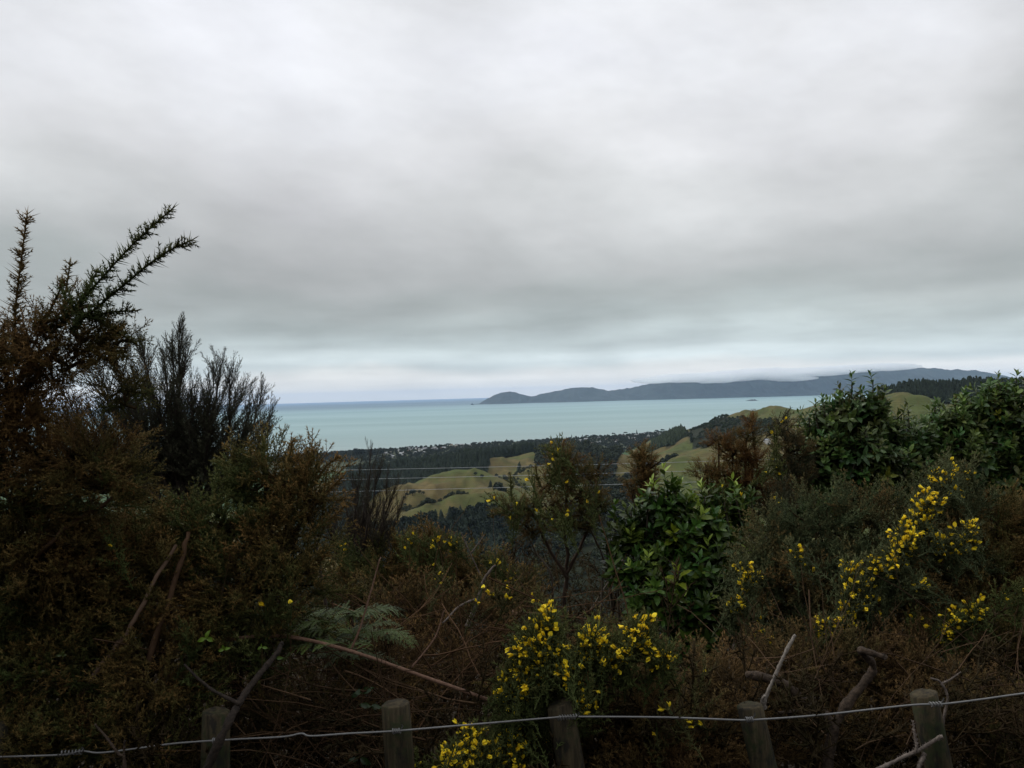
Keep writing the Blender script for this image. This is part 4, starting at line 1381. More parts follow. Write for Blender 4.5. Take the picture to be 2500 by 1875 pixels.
broadleaf('tall dark glossy-leaved bush with twin upright leafy tops at the right', (2100, 5.0),
          [(2085, 1000, 80, 60, 4.8), (2010, 1060, 75, 70, 4.8), (2150, 1040, 80, 70, 4.8), (2090, 1100, 130, 80, 4.75), (2000, 1150, 70, 80, 4.75), (2180, 1150, 110, 80, 4.8), (2080, 1200, 130, 70, 4.8), (1930, 1180, 60, 90, 4.75), (2240, 1090, 70, 70, 4.85), (2270, 1190, 90, 70, 4.8), (1960, 1250, 90, 60, 4.7)], 260, LEAFY, 0.82,
          shoots=((2079, 911, 4.75, 0.35, 0), (2131, 908, 4.75, 0.32, 0), (2012, 966, 4.75, 0.2, 0), (1990, 975, 4.75, 0.15, 0), (2050, 955, 4.75, 0.2, 0), (2155, 945, 4.75, 0.2, 0), (2100, 945, 4.75, 0.2, 0), (2217, 980, 4.8, 0.2, 0), (1975, 1000, 4.75, 0.15, 0)),
          c0=(0.042, 0.076, 0.022), c1=(0.095, 0.145, 0.042), tipfrac=0.04)
broadleaf('broad dark glossy-leaved bush filling the upper right edge', (2400, 5.2),
          [(2430, 985, 90, 60, 5.0), (2340, 1030, 90, 60, 5.0), (2470, 1060, 120, 90, 5.0), (2350, 1110, 130, 80, 4.95), (2460, 1170, 120, 80, 4.95), (2260, 1060, 80, 60, 5.0), (2330, 1200, 120, 80, 4.9), (2480, 1250, 100, 70, 4.9), (2560, 1010, 100, 110, 5.0)], 250, LEAFY_BIG, 0.74,
          shoots=((2440, 910, 5.0, 0.2, 0.6), (2480, 905, 5.0, 0.2, 0.6), (2345, 945, 5.0, 0.2, 1), (2420, 925, 5.0, 0.15, 0.5), (2500, 915, 5.0, 0.2, 0.3), (2280, 975, 5.0, 0.15, 0.3), (2390, 955, 5.0, 0.15, 0.5)),
          c0=(0.042, 0.080, 0.022), c1=(0.10, 0.15, 0.040), tipfrac=0.10)

# -- grey-green gorse in flower, right
GG = np.array([0.055, 0.078, 0.036])
gorse('grey-green gorse with bright yellow flower spikes below the leafy bushes at the right', (2150, 4.1),
      [(2000, 1290, 130, 80, 3.8, 0.15), (2130, 1270, 120, 80, 3.8, 0.3), (2340, 1200, 50, 50, 3.75, 0.2), (2290, 1270, 110, 80, 3.75, 0.15), (2000, 1420, 150, 90, 3.7, 0.25), (2160, 1400, 130, 90, 3.7, 0.1), (2290, 1370, 120, 80, 3.7, 0.2),
       (2060, 1510, 130, 70, 3.65, 0.2), (2220, 1490, 120, 70, 3.65, 0.5), (1890, 1330, 70, 80, 3.8, 0.3)], 115, 0.15, scale=0.66, green=GG,
      extra=[([(2340, 1190, 3.7), (2345, 1155, 3.7), (2352, 1128, 3.7)], 0.2, 0.8)],
      flowers=[(2208, 1330, 24, 30, 3.45, 12, 4), (2186, 1378, 22, 14, 3.45, 6, 3), (2144, 1384, 22, 10, 3.45, 5, 2), (2088, 1404, 26, 16, 3.42, 7, 3), (2099, 1436, 30, 10, 3.42, 5, 2), (2077, 1466, 34, 12, 3.4, 5, 2), (2107, 1486, 40, 10, 3.4, 6, 2),
               (2073, 1518, 12, 14, 3.4, 4, 2), (2024, 1542, 42, 10, 3.4, 8, 3), (2299, 1335, 44, 14, 3.45, 7, 2), (2359, 1312, 30, 10, 3.45, 5, 3), (2257, 1256, 28, 22, 3.5, 9, 4), (2235, 1300, 14, 18, 3.5, 4, 3),
               (2152, 1423, 8, 8, 3.4, 2, 1), (2178, 1437, 10, 10, 3.4, 2, 1), (2248, 1437, 12, 8, 3.4, 3, 1), (2321, 1145, 8, 8, 3.6, 2, 2), (2313, 1172, 12, 12, 3.6, 3, 2), (2279, 1168, 8, 10, 3.6, 3, 2), (2375, 1160, 8, 8, 3.6, 2, 2), (2348, 1205, 8, 8, 3.6, 2, 1)])
gorse('small gorse with loose yellow flowers beside the large-leaved bush', (1850, 3.9),
      [(1850, 1400, 60, 70, 3.75, 0.3), (1880, 1500, 80, 70, 3.7, 0.6), (1830, 1490, 50, 60, 3.75, 0.2)], 125, 0.25, scale=0.6, green=GG,
      flowers=[(1820, 1424, 14, 18, 3.55, 5, 2), (1820, 1394, 12, 14, 3.55, 4, 2), (1802, 1478, 22, 14, 3.5, 6, 2), (1862, 1526, 7, 7, 3.5, 2, 2), (1843, 1549, 6, 6, 3.5, 2, 2), (1866, 1570, 6, 6, 3.5, 2, 2), (1960, 1370, 30, 30, 3.55, 4, 1)])
gorse('brown and green gorse against the right edge with a few yellow flowers', (2440, 4.0),
      [(2440, 1300, 120, 90, 3.8, 0.6), (2430, 1440, 140, 100, 3.7, 0.6), (2370, 1540, 120, 80, 3.6, 0.5), (2470, 1590, 120, 110, 3.6, 0.6), (2560, 1400, 100, 200, 3.75, 0.6)], 115, 0.45, scale=0.66,
      flowers=[(2325, 1522, 12, 22, 3.35, 4, 3), (2370, 1502, 20, 12, 3.35, 5, 3), (2303, 1550, 16, 14, 3.35, 4, 2), (2456, 1458, 6, 8, 3.4, 2, 1), (2497, 1450, 6, 8, 3.4, 2, 1), (2240, 1512, 14, 6, 3.4, 2, 1)])

# -- flowering gorse at the bottom
gorse('gorse thick with yellow flowers behind the post at the bottom centre', (1340, 3.0),
      [(1330, 1580, 55, 60, 3.04, 0.1), (1320, 1650, 90, 80, 2.99, 0.1), (1450, 1600, 90, 55, 3.04, 0.2), (1550, 1600, 75, 50, 3.04, 0.3), (1270, 1690, 60, 60, 2.99, 0.1), (1400, 1690, 100, 70, 2.99, 0.6), (1280, 1790, 45, 80, 2.95, 0.2)], 170, 0.12, scale=0.5,
      flowers=[(1334, 1535, 10, 26, 2.86, 8, 3), (1318, 1568, 26, 18, 2.84, 9, 3), (1302, 1608, 38, 18, 2.82, 13, 3), (1337, 1601, 34, 12, 2.82, 8, 3), (1353, 1624, 22, 12, 2.82, 6, 2), (1268, 1640, 34, 10, 2.80, 7, 2), (1296, 1671, 44, 18, 2.79, 9, 2),
               (1256, 1690, 36, 16, 2.79, 9, 2), (1260, 1719, 40, 10, 2.79, 7, 2), (1322, 1706, 10, 14, 2.92, 4, 2), (1448, 1567, 20, 14, 2.84, 6, 3), (1434, 1596, 20, 12, 2.84, 5, 3), (1495, 1599, 28, 20, 2.84, 8, 2), (1537, 1587, 12, 10, 2.84, 3, 3),
               (1565, 1557, 20, 18, 2.84, 8, 3), (1612, 1611, 18, 12, 2.84, 5, 2), (1492, 1620, 22, 12, 2.82, 5, 2), (1296, 1776, 16, 18, 2.96, 6, 2), (1294, 1822, 20, 20, 2.96, 8, 2), (1385, 1650, 14, 16, 2.80, 4, 2), (1412, 1655, 10, 8, 2.80, 2, 2),
               (1456, 1727, 8, 12, 2.76, 2, 2), (1418, 1722, 14, 10, 2.80, 3, 2), (1318, 1850, 8, 20, 2.96, 3, 2)])
gorse('low gorse crowded with golden flower spikes at the bottom edge between two posts', (1160, 2.85),
      [(1160, 1885, 70, 40, 2.8, 0.2), (1245, 1890, 55, 40, 2.8, 0.2), (1090, 1910, 60, 36, 2.75, 0.2)], 190, 0.2, scale=0.42,
      flowers=[(1147, 1828, 14, 20, 2.75, 9, 3), (1125, 1866, 44, 16, 2.75, 16, 3), (1201, 1850, 26, 12, 2.75, 8, 2), (1242, 1812, 30, 9, 2.8, 6, 2), (1252, 1856, 20, 12, 2.78, 5, 2), (1010, 1872, 8, 8, 2.72, 2, 3), (1170, 1870, 30, 10, 2.75, 8, 3)])
DEADB, DEADG = np.array([0.102, 0.064, 0.029]), np.array([0.062, 0.066, 0.024])
gorse('dead brown gorse thicket behind the wire right of the flowering gorse', (1650, 3.2),
      [(1560, 1690, 130, 70, 2.95, 0.8), (1720, 1680, 130, 70, 3.0, 0.8), (1620, 1790, 150, 90, 2.85, 0.75), (1480, 1800, 100, 90, 2.85, 0.7), (1760, 1800, 120, 90, 2.9, 0.8), (1640, 1870, 160, 70, 2.8, 0.8)], 130, 0.7, scale=0.64, brn=DEADB, green=DEADG,
      tipamt=0.4, flowers=[(1713, 1647, 4, 4, 2.75, 1, 1), (1638, 1735, 3, 10, 2.7, 1, 2), (1660, 1760, 4, 4, 2.7, 1, 1), (1708, 1778, 6, 6, 2.7, 1, 2), (1607, 1791, 5, 5, 2.7, 1, 1)])
gorse('dead brown gorse mass around the forked dead branch at the lower right', (2100, 3.2),
      [(1930, 1640, 120, 80, 3.2, 0.8), (2080, 1640, 140, 80, 3.2, 0.85), (2230, 1640, 130, 80, 3.2, 0.85), (1980, 1780, 140, 100, 3.1, 0.85), (2140, 1790, 140, 100, 3.1, 0.85), (2300, 1770, 120, 100, 3.0, 0.7), (2420, 1780, 120, 110, 3.0, 0.7)], 120, 0.75,
      scale=0.64, brn=DEADB * 0.9, green=DEADG, tipamt=0.3)
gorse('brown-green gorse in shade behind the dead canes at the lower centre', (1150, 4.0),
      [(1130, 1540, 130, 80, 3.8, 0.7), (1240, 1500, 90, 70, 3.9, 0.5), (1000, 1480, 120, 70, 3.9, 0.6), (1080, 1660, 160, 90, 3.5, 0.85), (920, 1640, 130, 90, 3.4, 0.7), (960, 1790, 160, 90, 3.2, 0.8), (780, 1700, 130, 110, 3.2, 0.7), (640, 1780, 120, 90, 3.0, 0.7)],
      80, 0.35, scale=0.75, brn=DEADB * 0.6, green=DEADG * 0.9, lo=True, flowers=[(1060, 1420, 20, 8, 3.6, 2, 1), (1310, 1500, 20, 60, 3.5, 3, 1), (1200, 1470, 60, 20, 3.5, 3, 1)])  # dead gorse colours dimmed here, shade put into the foliage colour


# -- fern patch
def build_fern():
    bp = ground_base(860, 3.5)
    root = empty('fern_clump', bp)
    tag(root, 'soft green fern clump under the canes left of centre', 'fern')
    for k in range(30):
        a = Acc()
        base = P(rng.uniform(790, 930), rng.uniform(1500, 1610), 3.0 + rng.normal(0, 0.1))
        dr = norm(np.array([rng.choice([-1, 1]) * rng.uniform(0.5, 1.3), rng.uniform(-0.35, 0.5), rng.uniform(0.35, 1.0)]))
        ln = rng.uniform(0.14, 0.28)
        n = 26
        pts = [base]
        for j in range(n - 1):
            dr = norm(dr + np.array([0, 0, -0.055 - 0.02 * j / n]))
            pts.append(pts[-1] + dr * ln / n)
        pts = np.array(pts)
        col = np.array([0.060, 0.086, 0.019]) * rng.uniform(0.6, 1.3)
        V, F = tube(pts, np.linspace(0.0024, 0.0006, n), 3)
        a.add(V, F, col * 0.8)
        T = norm(np.gradient(pts, axis=0))
        for j in range(4, n):
            f = (j - 4) / (n - 4)
            w = (0.085 + rng.normal(0, 0.008)) * ln / 0.3 * (1 - f) ** 0.8 * min(1, 0.5 + f * 3) + 0.004
            side = norm(np.cross(T[j], UP + rng.normal(0, 0.1, 3)))
            for sg in (-1, 1):
                d = norm(side * sg + T[j] * rng.uniform(0.2, 0.6) + UP * rng.uniform(-0.4, 0.1))
                m = 7
                for q in range(m):         # pinnules
                    g = q / (m - 1)
                    c = pts[j] + d * w * g
                    s = w * 0.17 * (1 - 0.7 * g) + 0.0015
                    a.add([c - T[j] * s, c + d * w * 0.11, c + T[j] * s, c - d * w * 0.02], [[0, 1, 2], [0, 2, 3]], col * rng.uniform(0.8, 1.25))
        a.build('frond', MAT['fern'], root)


build_fern()


# -- canes, dead wood
def stick(name, label, cat, pieces, mat, col, thorn=0.0, group=None, grp_side='side_branch', knob=0.12):
    """pieces: list of (pixel polyline, base radius, tip radius); the first is the main one"""
    first = smooth_path([P(*q) for q in pieces[0][0]], 8)
    root = empty(name, first[0])
    tag(root, label, cat, group)
    for i, (pl, r0, r1) in enumerate(pieces):
        n = 40
        path = smooth_path([P(*q) for q in pl], n)
        path[1:-1] += np.cumsum(rng.normal(0, r0 * 0.10, (n - 2, 3)), 0) * 0.5
        a = Acc()
        rr = np.linspace(r0, r1, n) * (1 + knob * rng.normal(0, 1, n))
        V, F = tube(path, rr, 8, True)
        a.add(V, F, np.array(col))
        if thorn:
            T = norm(np.gradient(path, axis=0))
            for k in range(1, n - 1):
                for q in range(2):
                    o = norm(np.cross(T[k], rng.normal(0, 1, 3)))
                    V, F = spine(path[k] + o * rr[k] * 0.8, o + T[k] * 0.4, thorn * rng.uniform(0.6, 1.3), thorn * 0.22)
                    a.add(V, F, np.array(col))
        a.build('branch' if i == 0 else grp_side, mat, root, True)
    return root


B_RED = mat_bark('cane_bark', (0.11, 0.062, 0.04, 1), (0.22, 0.128, 0.085, 1), 90)
B_DARK = mat_bark('dead_bark', (0.025, 0.018, 0.013, 1), (0.095, 0.066, 0.044, 1), 60, 0.9, 0.8)
B_PALE = mat_bark('bleached_wood', (0.13, 0.11, 0.09, 1), (0.32, 0.285, 0.245, 1), 80, 0.85, 0.5)
B_BLACK = mat_bark('black_bark', (0.012, 0.009, 0.007, 1), (0.045, 0.032, 0.023, 1), 70, 0.9, 0.8)  # darkest of the barks, for the leaning limb
stick('dead_limb', 'dark bare limb leaning across the second post from the left', 'branch',
      [([(470, 1960, 2.45), (545, 1790, 2.45), (600, 1690, 2.55), (672, 1600, 2.65), (690, 1570, 2.68)], 0.0135, 0.007), ([(585, 1720, 2.5), (510, 1680, 2.55), (450, 1622, 2.6)], 0.006, 0.003)], B_BLACK, (0.05, 0.04, 0.03))
stick('dead_twig', 'short broken grey twig crossing the wire at the bottom left', 'twig',
      [([(302, 1910, 2.5), (303, 1850, 2.5), (290, 1838, 2.5), (262, 1800, 2.5), (232, 1768, 2.5)], 0.0055, 0.003), ([(303, 1850, 2.5), (306, 1808, 2.5)], 0.004, 0.0025)], B_DARK, (0.1, 0.085, 0.07))
B_GREY = mat_bark('thorny_bark', (0.075, 0.058, 0.048, 1), (0.19, 0.155, 0.13, 1), 80)
stick('bramble_cane', 'long reddish cane arching down across the lower centre with an upright side cane', 'cane',
      [([(470, 1585, 2.85), (560, 1562, 2.82), (690, 1553, 2.8), (850, 1588, 2.78), (1000, 1640, 2.76), (1150, 1692, 2.75), (1310, 1750, 2.74)], 0.0065, 0.0058),
       ([(858, 1584, 2.79), (880, 1530, 2.8), (905, 1450, 2.82), (930, 1360, 2.85)], 0.0042, 0.0018), ([(1005, 1630, 2.78), (1060, 1560, 2.82), (1085, 1490, 2.85)], 0.003, 0.0012)], B_RED, (0.2, 0.1, 0.08), 0.005, None, 'side_cane', 0.05)
stick('dead_branch', 'thick dark forked dead branch behind the wire at the lower right', 'branch',
      [([(2010, 1960, 2.85), (2025, 1840, 2.85), (2030, 1770, 2.85), (1980, 1725, 2.84), (1925, 1675, 2.83), (1880, 1656, 2.82), (1832, 1652, 2.8)], 0.021, 0.013),
       ([(2025, 1800, 2.85), (2060, 1730, 2.85), (2105, 1670, 2.85), (2128, 1625, 2.84), (2096, 1592, 2.82), (2110, 1590, 2.8), (2160, 1603, 2.78)], 0.018, 0.009), ([(2000, 1755, 2.84), (1960, 1735, 2.8), (1900, 1740, 2.78)], 0.008, 0.005)], B_DARK, (0.06, 0.05, 0.04))
stick('dead_stick', 'pale bleached stick slanting up from the wire over the dark forked branch', 'stick',
      [([(1862, 1732, 2.72), (1880, 1680, 2.72), (1898, 1640, 2.72), (1915, 1600, 2.72), (1942, 1550, 2.74)], 0.0062, 0.005), ([(1866, 1728, 2.72), (1862, 1712, 2.71), (1868, 1700, 2.7)], 0.008, 0.004)], B_PALE, (0.3, 0.27, 0.24), 0.006)
stick('thorny_branch', 'grey thorny branch leaning across the rightmost post', 'branch',
      [([(2120, 1890, 2.46), (2200, 1852, 2.46), (2250, 1828, 2.46), (2302, 1798, 2.46)], 0.0058, 0.005), ([(2238, 1834, 2.46), (2234, 1795, 2.47), (2230, 1760, 2.48)], 0.0038, 0.002), ([(2258, 1838, 2.46), (2250, 1858, 2.45), (2240, 1890, 2.44)], 0.0055, 0.005)], B_GREY, (0.2, 0.18, 0.16), 0.007)
stick('dead_twig', 'curved grey twig rising behind the rightmost post', 'twig',
      [([(2298, 1790, 2.72), (2306, 1740, 2.72), (2312, 1700, 2.72), (2295, 1665, 2.72), (2272, 1655, 2.72)], 0.005, 0.0028), ([(2300, 1668, 2.72), (2325, 1655, 2.73), (2345, 1640, 2.74)], 0.003, 0.0015)], B_GREY, (0.2, 0.18, 0.16), 0.004)
stick('dead_twig', 'thin bare forked twig in the gap under the grassy hill', 'twig',
      [([(1190, 1460, 4.0), (1170, 1400, 4.0), (1145, 1345, 4.0), (1125, 1300, 4.0)], 0.004, 0.002), ([(1150, 1350, 4.0), (1170, 1325, 4.0), (1182, 1308, 4.0)], 0.003, 0.002)], B_GREY, (0.2, 0.18, 0.16))
stick('dead_limb', 'pale dead limb slanting through the shadows below the open-branched gorse', 'branch',
      [([(1140, 1530, 3.6), (1165, 1470, 3.6), (1180, 1420, 3.6), (1210, 1380, 3.6)], 0.011, 0.004), ([(1170, 1460, 3.6), (1120, 1480, 3.6), (1080, 1520, 3.5)], 0.006, 0.003)], B_GREY, (0.2, 0.18, 0.16))


def bramble(label, spots, d, c0, c1):
    root = empty('bramble', ground_base(spots[0][0], d))
    tag(root, label, 'bramble')
    st = Acc()
    for i, (px, py, sz) in enumerate(spots):
        q = P(px, py, d + rng.normal(0, 0.03))
        a = Acc()
        for k in range(3):
            V, F = leaf_mesh(sz, sz * 0.27, rng, 0.45, 0.5)
            dr = norm(np.array([(k - 1) * 1.1 + rng.normal(0, 0.2), -0.5 + rng.normal(0, 0.2), 0.5 - 0.6 * abs(k - 1) + rng.normal(0, 0.3)]))
            face = norm(np.array([0, -0.8, 0.6]) + rng.normal(0, 0.2, 3))
            face = norm(face - dr * (face @ dr))
            a.add(V @ np.stack([face, np.cross(dr, face), dr], 1).T + q, F, np.array(c0) * (1 - i / len(spots)) + np.array(c1) * i / len(spots))
        a.build('leaf', MAT['leaf'], root)
        b = q + np.array([rng.normal(0, 0.04), 0.10, -rng.uniform(0.12, 0.3)])
        V, F = tube(smooth_path([b, (b + q) / 2 + rng.normal(0, 0.02, 3), q], 6), np.linspace(0.002, 0.0012, 6), 4)
        st.add(V, F, (0.06, 0.045, 0.02))
    st.build('cane', MAT['wood'], root)


bramble('bramble with a few bright green leaves near the end of the long arching cane', [(503, 1559, 0.028), (548, 1585, 0.02), (640, 1580, 0.018), (675, 1606, 0.022)], 2.72, (0.15, 0.25, 0.025), (0.04, 0.075, 0.015))
bramble('bramble with dull yellow-green leaves at the left edge above the wire', [(74, 1617, 0.032), (95, 1640, 0.022), (150, 1600, 0.016)], 2.66, (0.065, 0.085, 0.012), (0.03, 0.045, 0.012))
bramble('bramble with large dark green leaves left of the second post', [(885, 1690, 0.04), (905, 1725, 0.036), (880, 1850, 0.04)], 2.8, (0.016, 0.036, 0.008), (0.014, 0.028, 0.007))
ac = Acc()
for k in range(900):
    if rng.uniform() < 0.7:
        px, d = rng.uniform(-60, 480), rng.uniform(2.45, 2.9)
    else:
        px, d = rng.uniform(2000, 2560), rng.uniform(2.5, 2.9)
    x = (px - 1250) / FPX * d
    b = np.array([x, d, tz(x, d) + rng.uniform(0.0, 0.55)])
    ln = rng.uniform(0.15, 0.45)
    path = bend_path(b, (rng.normal(0, 0.5), rng.normal(-0.1, 0.4), 1), ln, 5, rng, 0.5, -0.7)
    w = rng.uniform(0.0015, 0.0032)
    side = norm(np.cross(path[-1] - path[0], rng.normal(0, 1, 3)))
    ww = w * np.array([0.8, 1, 0.9, 0.7, 0.45, 0.05])
    V = np.concatenate([path + side * ww[:, None], path - side * ww[:, None]])
    F = [[i, i + 1, 7 + i] for i in range(5)] + [[i, 7 + i, 6 + i] for i in range(5)]
    ac.add(V, F, (np.array([0.05, 0.07, 0.02]) if rng.uniform() < 0.6 else np.array([0.12, 0.095, 0.045])) * rng.uniform(0.6, 1.2))
tag(ac.build('long_grass', MAT['fern']), 'long rank grass growing through the bottom of the fence', 'grass', kind='stuff')


# -- tangle of dead stems filling the hedge's dark middle
def tangle(label, n, area, d0, d1, r0, col, name='dead_stems', up=0.6, mat='wood'):
    a = Acc()
    for k in range(n):
        px, py = rng.uniform(area[0], area[1]), rng.uniform(area[2], area[3])
        d = rng.uniform(d0, d1)
        p = P(px, py, d)
        dr = norm(np.array([rng.normal(0, 0.8), rng.normal(0, 0.4), rng.normal(up, 0.6)]))
        ln = rng.uniform(0.2, 0.75)
        path = bend_path(p - dr * ln / 2, dr, ln, 7, rng, 0.7, rng.normal(0, 0.3))
        rr = r0 * rng.uniform(0.4, 1.3)
        c = np.array(col) * rng.uniform(0.5, 1.5)
        V, F = tube(path, np.linspace(rr, rr * 0.4, 8), 4)
        a.add(V, F, c)
        for j in range(rng.integers(1, 4)):
            i = rng.integers(2, 7)
            q = bend_path(path[i], norm(path[i] - path[i - 1]) + rng.normal(0, 0.7, 3), ln * rng.uniform(0.15, 0.45), 4, rng, 0.5, 0.1)
            V, F = tube(q, np.linspace(rr * 0.45, rr * 0.2, 5), 3)
            a.add(V, F, c)
    tag(a.build(name, MAT[mat], None), label, 'dead stems', kind='stuff')


tangle('tangle of thin red-brown dead stems in the lower centre of the hedge', 260, (760, 1500, 1460, 1780), 3.0, 4.2, 0.0028, (0.07, 0.040, 0.022))
tangle('tangle of bare grey-brown stems at the bottom left behind the wire', 170, (450, 1000, 1600, 1880), 2.75, 3.2, 0.003, (0.06, 0.037, 0.021))
tangle('scattered dead stems among the brown gorse at the lower right', 110, (1750, 2500, 1560, 1880), 2.8, 3.3, 0.0026, (0.075, 0.047, 0.028))

# -- litter and low growth under the bushes, colours dimmed to paint in deep shade
ac = Acc()
n = 2700
d = 2.75 + 9.0 * rng.uniform(0, 1, n) ** 1.7
x = rng.uniform(-0.75, 0.75, n) * d
z = terr(x, d)
hh = rng.uniform(0.0, 1.0, n) ** 0.8 * np.clip(0.75 + 0.08 * d, 0, 1.2)
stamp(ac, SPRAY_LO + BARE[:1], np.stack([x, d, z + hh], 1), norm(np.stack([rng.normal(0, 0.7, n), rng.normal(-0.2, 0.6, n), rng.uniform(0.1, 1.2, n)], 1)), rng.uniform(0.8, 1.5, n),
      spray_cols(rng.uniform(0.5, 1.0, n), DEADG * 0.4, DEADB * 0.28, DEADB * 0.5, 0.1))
tag(ac.build('undergrowth', MAT['gorse']), 'dead brown litter and low growth on the bank under the bushes, its colour darkened for shade', 'undergrowth', kind='stuff')

# ---------------------------------------------------------------- wire fence
def build_fence():
    FD = 2.6
    root = empty('wire_fence', (0, FD, tz(0, FD)))
    tag(root, 'weathered wire fence with grey wooden posts along the bottom edge', 'fence')
    m = bpy.data.materials.new('weathered_post')
    m.use_nodes = True
    t = NT(m.node_tree)
    pos = t.node('ShaderNodeTexCoord').outputs['Object']
    n = t.noise(t.scalev(pos, (70, 70, 5)), 1.0, 6, 0.65)
    n2 = t.noise(pos, 14, 5, 0.7)
    n3 = t.noise(t.scalev(pos, (1, 1, 0.35)), 30, 4, 0.7)
    c = t.mix(t.ramp(n, [(0.3, 0.0), (0.7, 1.0)]), (0.010, 0.008, 0.005, 1), (0.072, 0.056, 0.030, 1))
    c = t.mix(t.ramp(n2, [(0.5, 0.0), (0.62, 1.0)]), c, (0.022, 0.027, 0.011, 1))      # algae
    c = t.mix(t.ramp(n3, [(0.52, 0.0), (0.62, 0.85)]), c, (0.012, 0.011, 0.009, 1))       # dark stains
    bp = t.node('ShaderNodeBump', ins={'Strength': 0.6, 'Height': t.math('ADD', n, t.math('MULTIPLY', n2, 0.5))})
    bp.inputs['Distance'].default_value = 0.004
    b = t.node('ShaderNodeBsdfPrincipled', ins={'Base Color': c, 'Roughness': 0.9, 'Normal': bp.outputs[0], 'Specular IOR Level': 0.2})
    t.node('ShaderNodeOutputMaterial', ins={0: b.outputs[0]})
    for x0, x1, y0, xb0, xb1, tilt in ((-45, 16, 1772, -50, 14, 3), (494, 561, 1738, 490, 561, 2), (930, 1001, 1719, 942, 1012, -2), (1335, 1401, 1719, 1356, 1434, -12),
                                       (1799, 1862, 1724, 1832, 1900, -3), (2222, 2287, 1694, 2258, 2326, -6)):
        ct, cb = P((x0 + x1) / 2, y0, FD), P((xb0 + xb1) / 2, 1875, FD)
        r = (x1 - x0) / 2 / FPX * FD
        dirn = norm(ct - cb)
        g = cb - dirn * ((cb[2] - tz(cb[0], FD) + 0.1) / dirn[2])
        nseg, ns = 12, 20
        path = np.linspace(0, 1, nseg)[:, None] * (ct - g) + g
        ang = np.arange(ns) * 2 * math.pi / ns
        V = []
        for k in range(nseg):
            rr = r * (1.08 - 0.08 * k / nseg) * (1 + 0.05 * vnoise(ang * 1.3 + x0, ang * 0 + k * 0.13) - 0.025)
            if k == nseg - 1:
                rr = rr * 0.97
            ring = path[k] + np.stack([np.cos(ang) * rr, np.sin(ang) * rr * 0.92, 0 * ang], 1)
            if k == nseg - 1:
                ring[:, 2] += -tilt / FPX * FD * np.cos(ang) * 1.0 + rng.normal(0, 0.0012, ns)
            V.append(ring)
        rim = V[-1] * 1.0
        inner = path[-1] + (rim - path[-1]) * 0.86 + np.array([0, 0, 0.004])
        V.append(inner)
        V = np.concatenate(V + [[inner.mean(0) + np.array([0, 0, -0.002])]])
        F = []
        for k in range(nseg):
            for j in range(ns):
                a, b2 = k * ns + j, k * ns + (j + 1) % ns
                F += [[a, b2, b2 + ns], [a, b2 + ns, a + ns]]
        for j in range(ns):
            F.append([nseg * ns + j, nseg * ns + (j + 1) % ns, len(V) - 1])
        a = Acc()
        a.add(V, F, (0.1, 0.1, 0.08))
        a.build('post', m, root)
    wm = bpy.data.materials.new('galvanised_wire')
    wm.use_nodes = True
    t = NT(wm.node_tree)
    pos = t.node('ShaderNodeTexCoord').outputs['Object']
    n = t.noise(pos, 35, 4, 0.7)
    c = t.mix(n, (0.07, 0.068, 0.062, 1), (0.19, 0.19, 0.19, 1))
    b = t.node('ShaderNodeBsdfPrincipled', ins={'Base Color': c, 'Roughness': 0.5, 'Metallic': 0.35})
    t.node('ShaderNodeOutputMaterial', ins={0: b.outputs[0]})
    WD = FD - 0.062
    wp = [(-400, 1862), (0, 1848), (100, 1845), (160, 1842), (200, 1834), (240, 1838), (300, 1832), (430, 1815), (560, 1806), (690, 1799), (735, 1791), (760, 1797), (850, 1791), (930, 1787), (1000, 1782), (1200, 1765),
          (1340, 1753), (1400, 1750), (1600, 1751), (1700, 1754), (1800, 1758), (1850, 1757), (2000, 1746), (2220, 1722), (2300, 1719), (2400, 1707), (2500, 1693), (2900, 1640)]
    path = smooth_path([P(a, b_, WD) for a, b_ in wp], 260)
    a = Acc()
    V, F = tube(path, 0.0030, 7)
    a.add(V, F, (0.3, 0.3, 0.3))
    a.build('wire', wm, root, True)
    for kx, ky, span in ((175, 1837, 60), (1385, 1751, 46), (2285, 1720, 30), (968, 1785, 20), (1830, 1757, 18), (527, 1808, 16)):
        a = Acc()
        n = 46
        s = np.linspace(-1, 1, n)
        turns = 7 if span > 40 else 4
        pts = []
        for q in s:
            c = P(kx + q * span / 2, ky - q * span * 0.04, WD)
            ph = q * math.pi * turns
            rr = 0.0058 + 0.002 * abs(q)
            pts.append(c + np.array([0, math.cos(ph) * rr, math.sin(ph) * rr]))
        pts += [pts[-1] + np.array([0.006, -0.006, 0.012]), pts[-1] + np.array([0.004, -0.012, 0.02])]
        V, F = tube(pts, 0.0022, 5)
        a.add(V, F, (0.3, 0.3, 0.3))
        a.build('wire_tie', wm, root, True)
    return wm


WIRE = build_fence()

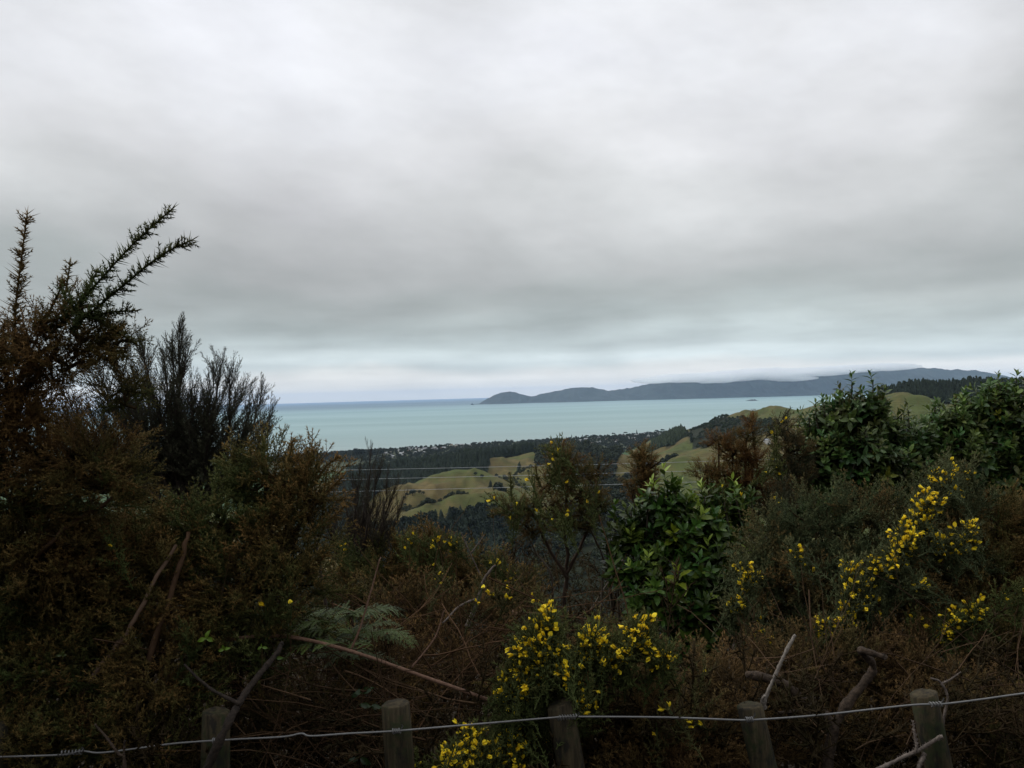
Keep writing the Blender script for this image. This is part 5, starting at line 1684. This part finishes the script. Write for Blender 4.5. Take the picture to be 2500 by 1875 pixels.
# power lines crossing the gully in front of the hill
pm = plain_mat('cable_aluminium', (0.42, 0.44, 0.45), 0.45, 0.5, 0.2, 0.3)
for ys, lb in (((1148, 1139, 1127, 1108), 'highest of the three thin pale power lines across the valley'),
               ((1172, 1160, 1150, 1132), 'middle one of the three thin pale power lines across the valley'),
               ((1201, 1190, 1175, 1158), 'lowest of the three thin pale power lines across the valley')):
    pts = [P(a, b, 34.0) for a, b in ((840, ys[0]), (1240, ys[1]), (1700, ys[2]), (2300, ys[3]))]
    x = np.array([p[0] for p in pts])
    z = np.array([p[2] for p in pts])
    k = np.polyfit(x, z, 2)
    xs = np.linspace(-16, 26, 60)
    k[0] = abs(k[0]) * 0.5 + 2e-4
    k2 = np.polyfit(x, z - k[0] * x * x, 1)
    a = Acc()
    V, F = tube(np.stack([xs, np.full(60, 34.0), k[0] * xs * xs + k2[0] * xs + k2[1]], 1), 0.0075, 6)
    a.add(V, F, (0.4, 0.4, 0.4))
    tag(a.build('power_line', pm, None, True), lb, 'cable')

# ---------------------------------------------------------------- haze and the cloud lying on the island's crest
def volume_mat(name, color, dens, aniso=0.0):
    m = bpy.data.materials.new(name)
    m.use_nodes = True
    t = NT(m.node_tree)
    v = t.node('ShaderNodeVolumePrincipled', ins={'Color': color, 'Density': dens, 'Anisotropy': aniso})
    o = t.node('ShaderNodeOutputMaterial')
    t.t.links.new(v.outputs[0], o.inputs['Volume'])
    return m


me = bpy.data.meshes.new('haze')
HX, HZ0, HZ1 = 64000.0, -223.0, 470.0
me.from_pydata([(sx * HX, sy * HX, z) for z in (HZ0, HZ1) for sy in (-1, 1) for sx in (-1, 1)], [],
               [(0, 2, 3, 1), (4, 5, 7, 6), (0, 1, 5, 4), (2, 6, 7, 3), (0, 4, 6, 2), (1, 3, 7, 5)])
me.materials.append(volume_mat('haze_air', (0.55, 0.74, 1.0), 1.65e-5))
hz = bpy.data.objects.new('haze', me)
COL.objects.link(hz)
tag(hz, 'thin blue haze in the air over the strait', 'haze', kind='stuff')

mm = volume_mat('mist_vapour', (0.98, 0.99, 1.0), 0.0042, 0.2)
for k, (px, py, rx, ry) in enumerate(((1600, 929, 55, 7), (1690, 922, 110, 12), (1790, 918, 90, 14), (1880, 913, 110, 14), (1980, 908, 100, 12), (2060, 902, 90, 10), (2150, 897, 90, 9), (1940, 925, 50, 6), (1750, 931, 50, 5))):
    c = P(px, py, 18500.0)
    s = 18500.0 / FPX
    a = Acc()
    u, v = np.meshgrid(np.linspace(0, 2 * math.pi, 49)[:-1], np.linspace(0, math.pi, 21))
    d = np.stack([np.sin(v) * np.cos(u), np.sin(v) * np.sin(u), np.cos(v)], -1).reshape(-1, 3)
    rr = 0.75 + 0.5 * fbm(d[:, 0] * 2.5 + 7 * k + 20, d[:, 2] * 2.5 + d[:, 1] * 2 + 20, 3)
    V = c + d * rr[:, None] * np.array([rx * s, 700.0, ry * s])
    V[:, 2] = np.minimum(V[:, 2], HZ1 - 3.0)
    nn = 48
    i = np.arange(20)[:, None] * nn
    j = np.arange(nn)[None]
    j2 = (j + 1) % nn
    aa, bb, cc, dd = (i + j).ravel(), (i + j2).ravel(), (i + nn + j2).ravel(), (i + nn + j).ravel()
    a.add(V, np.concatenate([np.stack([aa, cc, bb], 1), np.stack([aa, dd, cc], 1)]), (1, 1, 1))
    o = a.build('mist_bank', mm)
    tag(o, 'bank of low white cloud lying along the crest of the long island', 'mist', 'mist on the island', 'stuff')
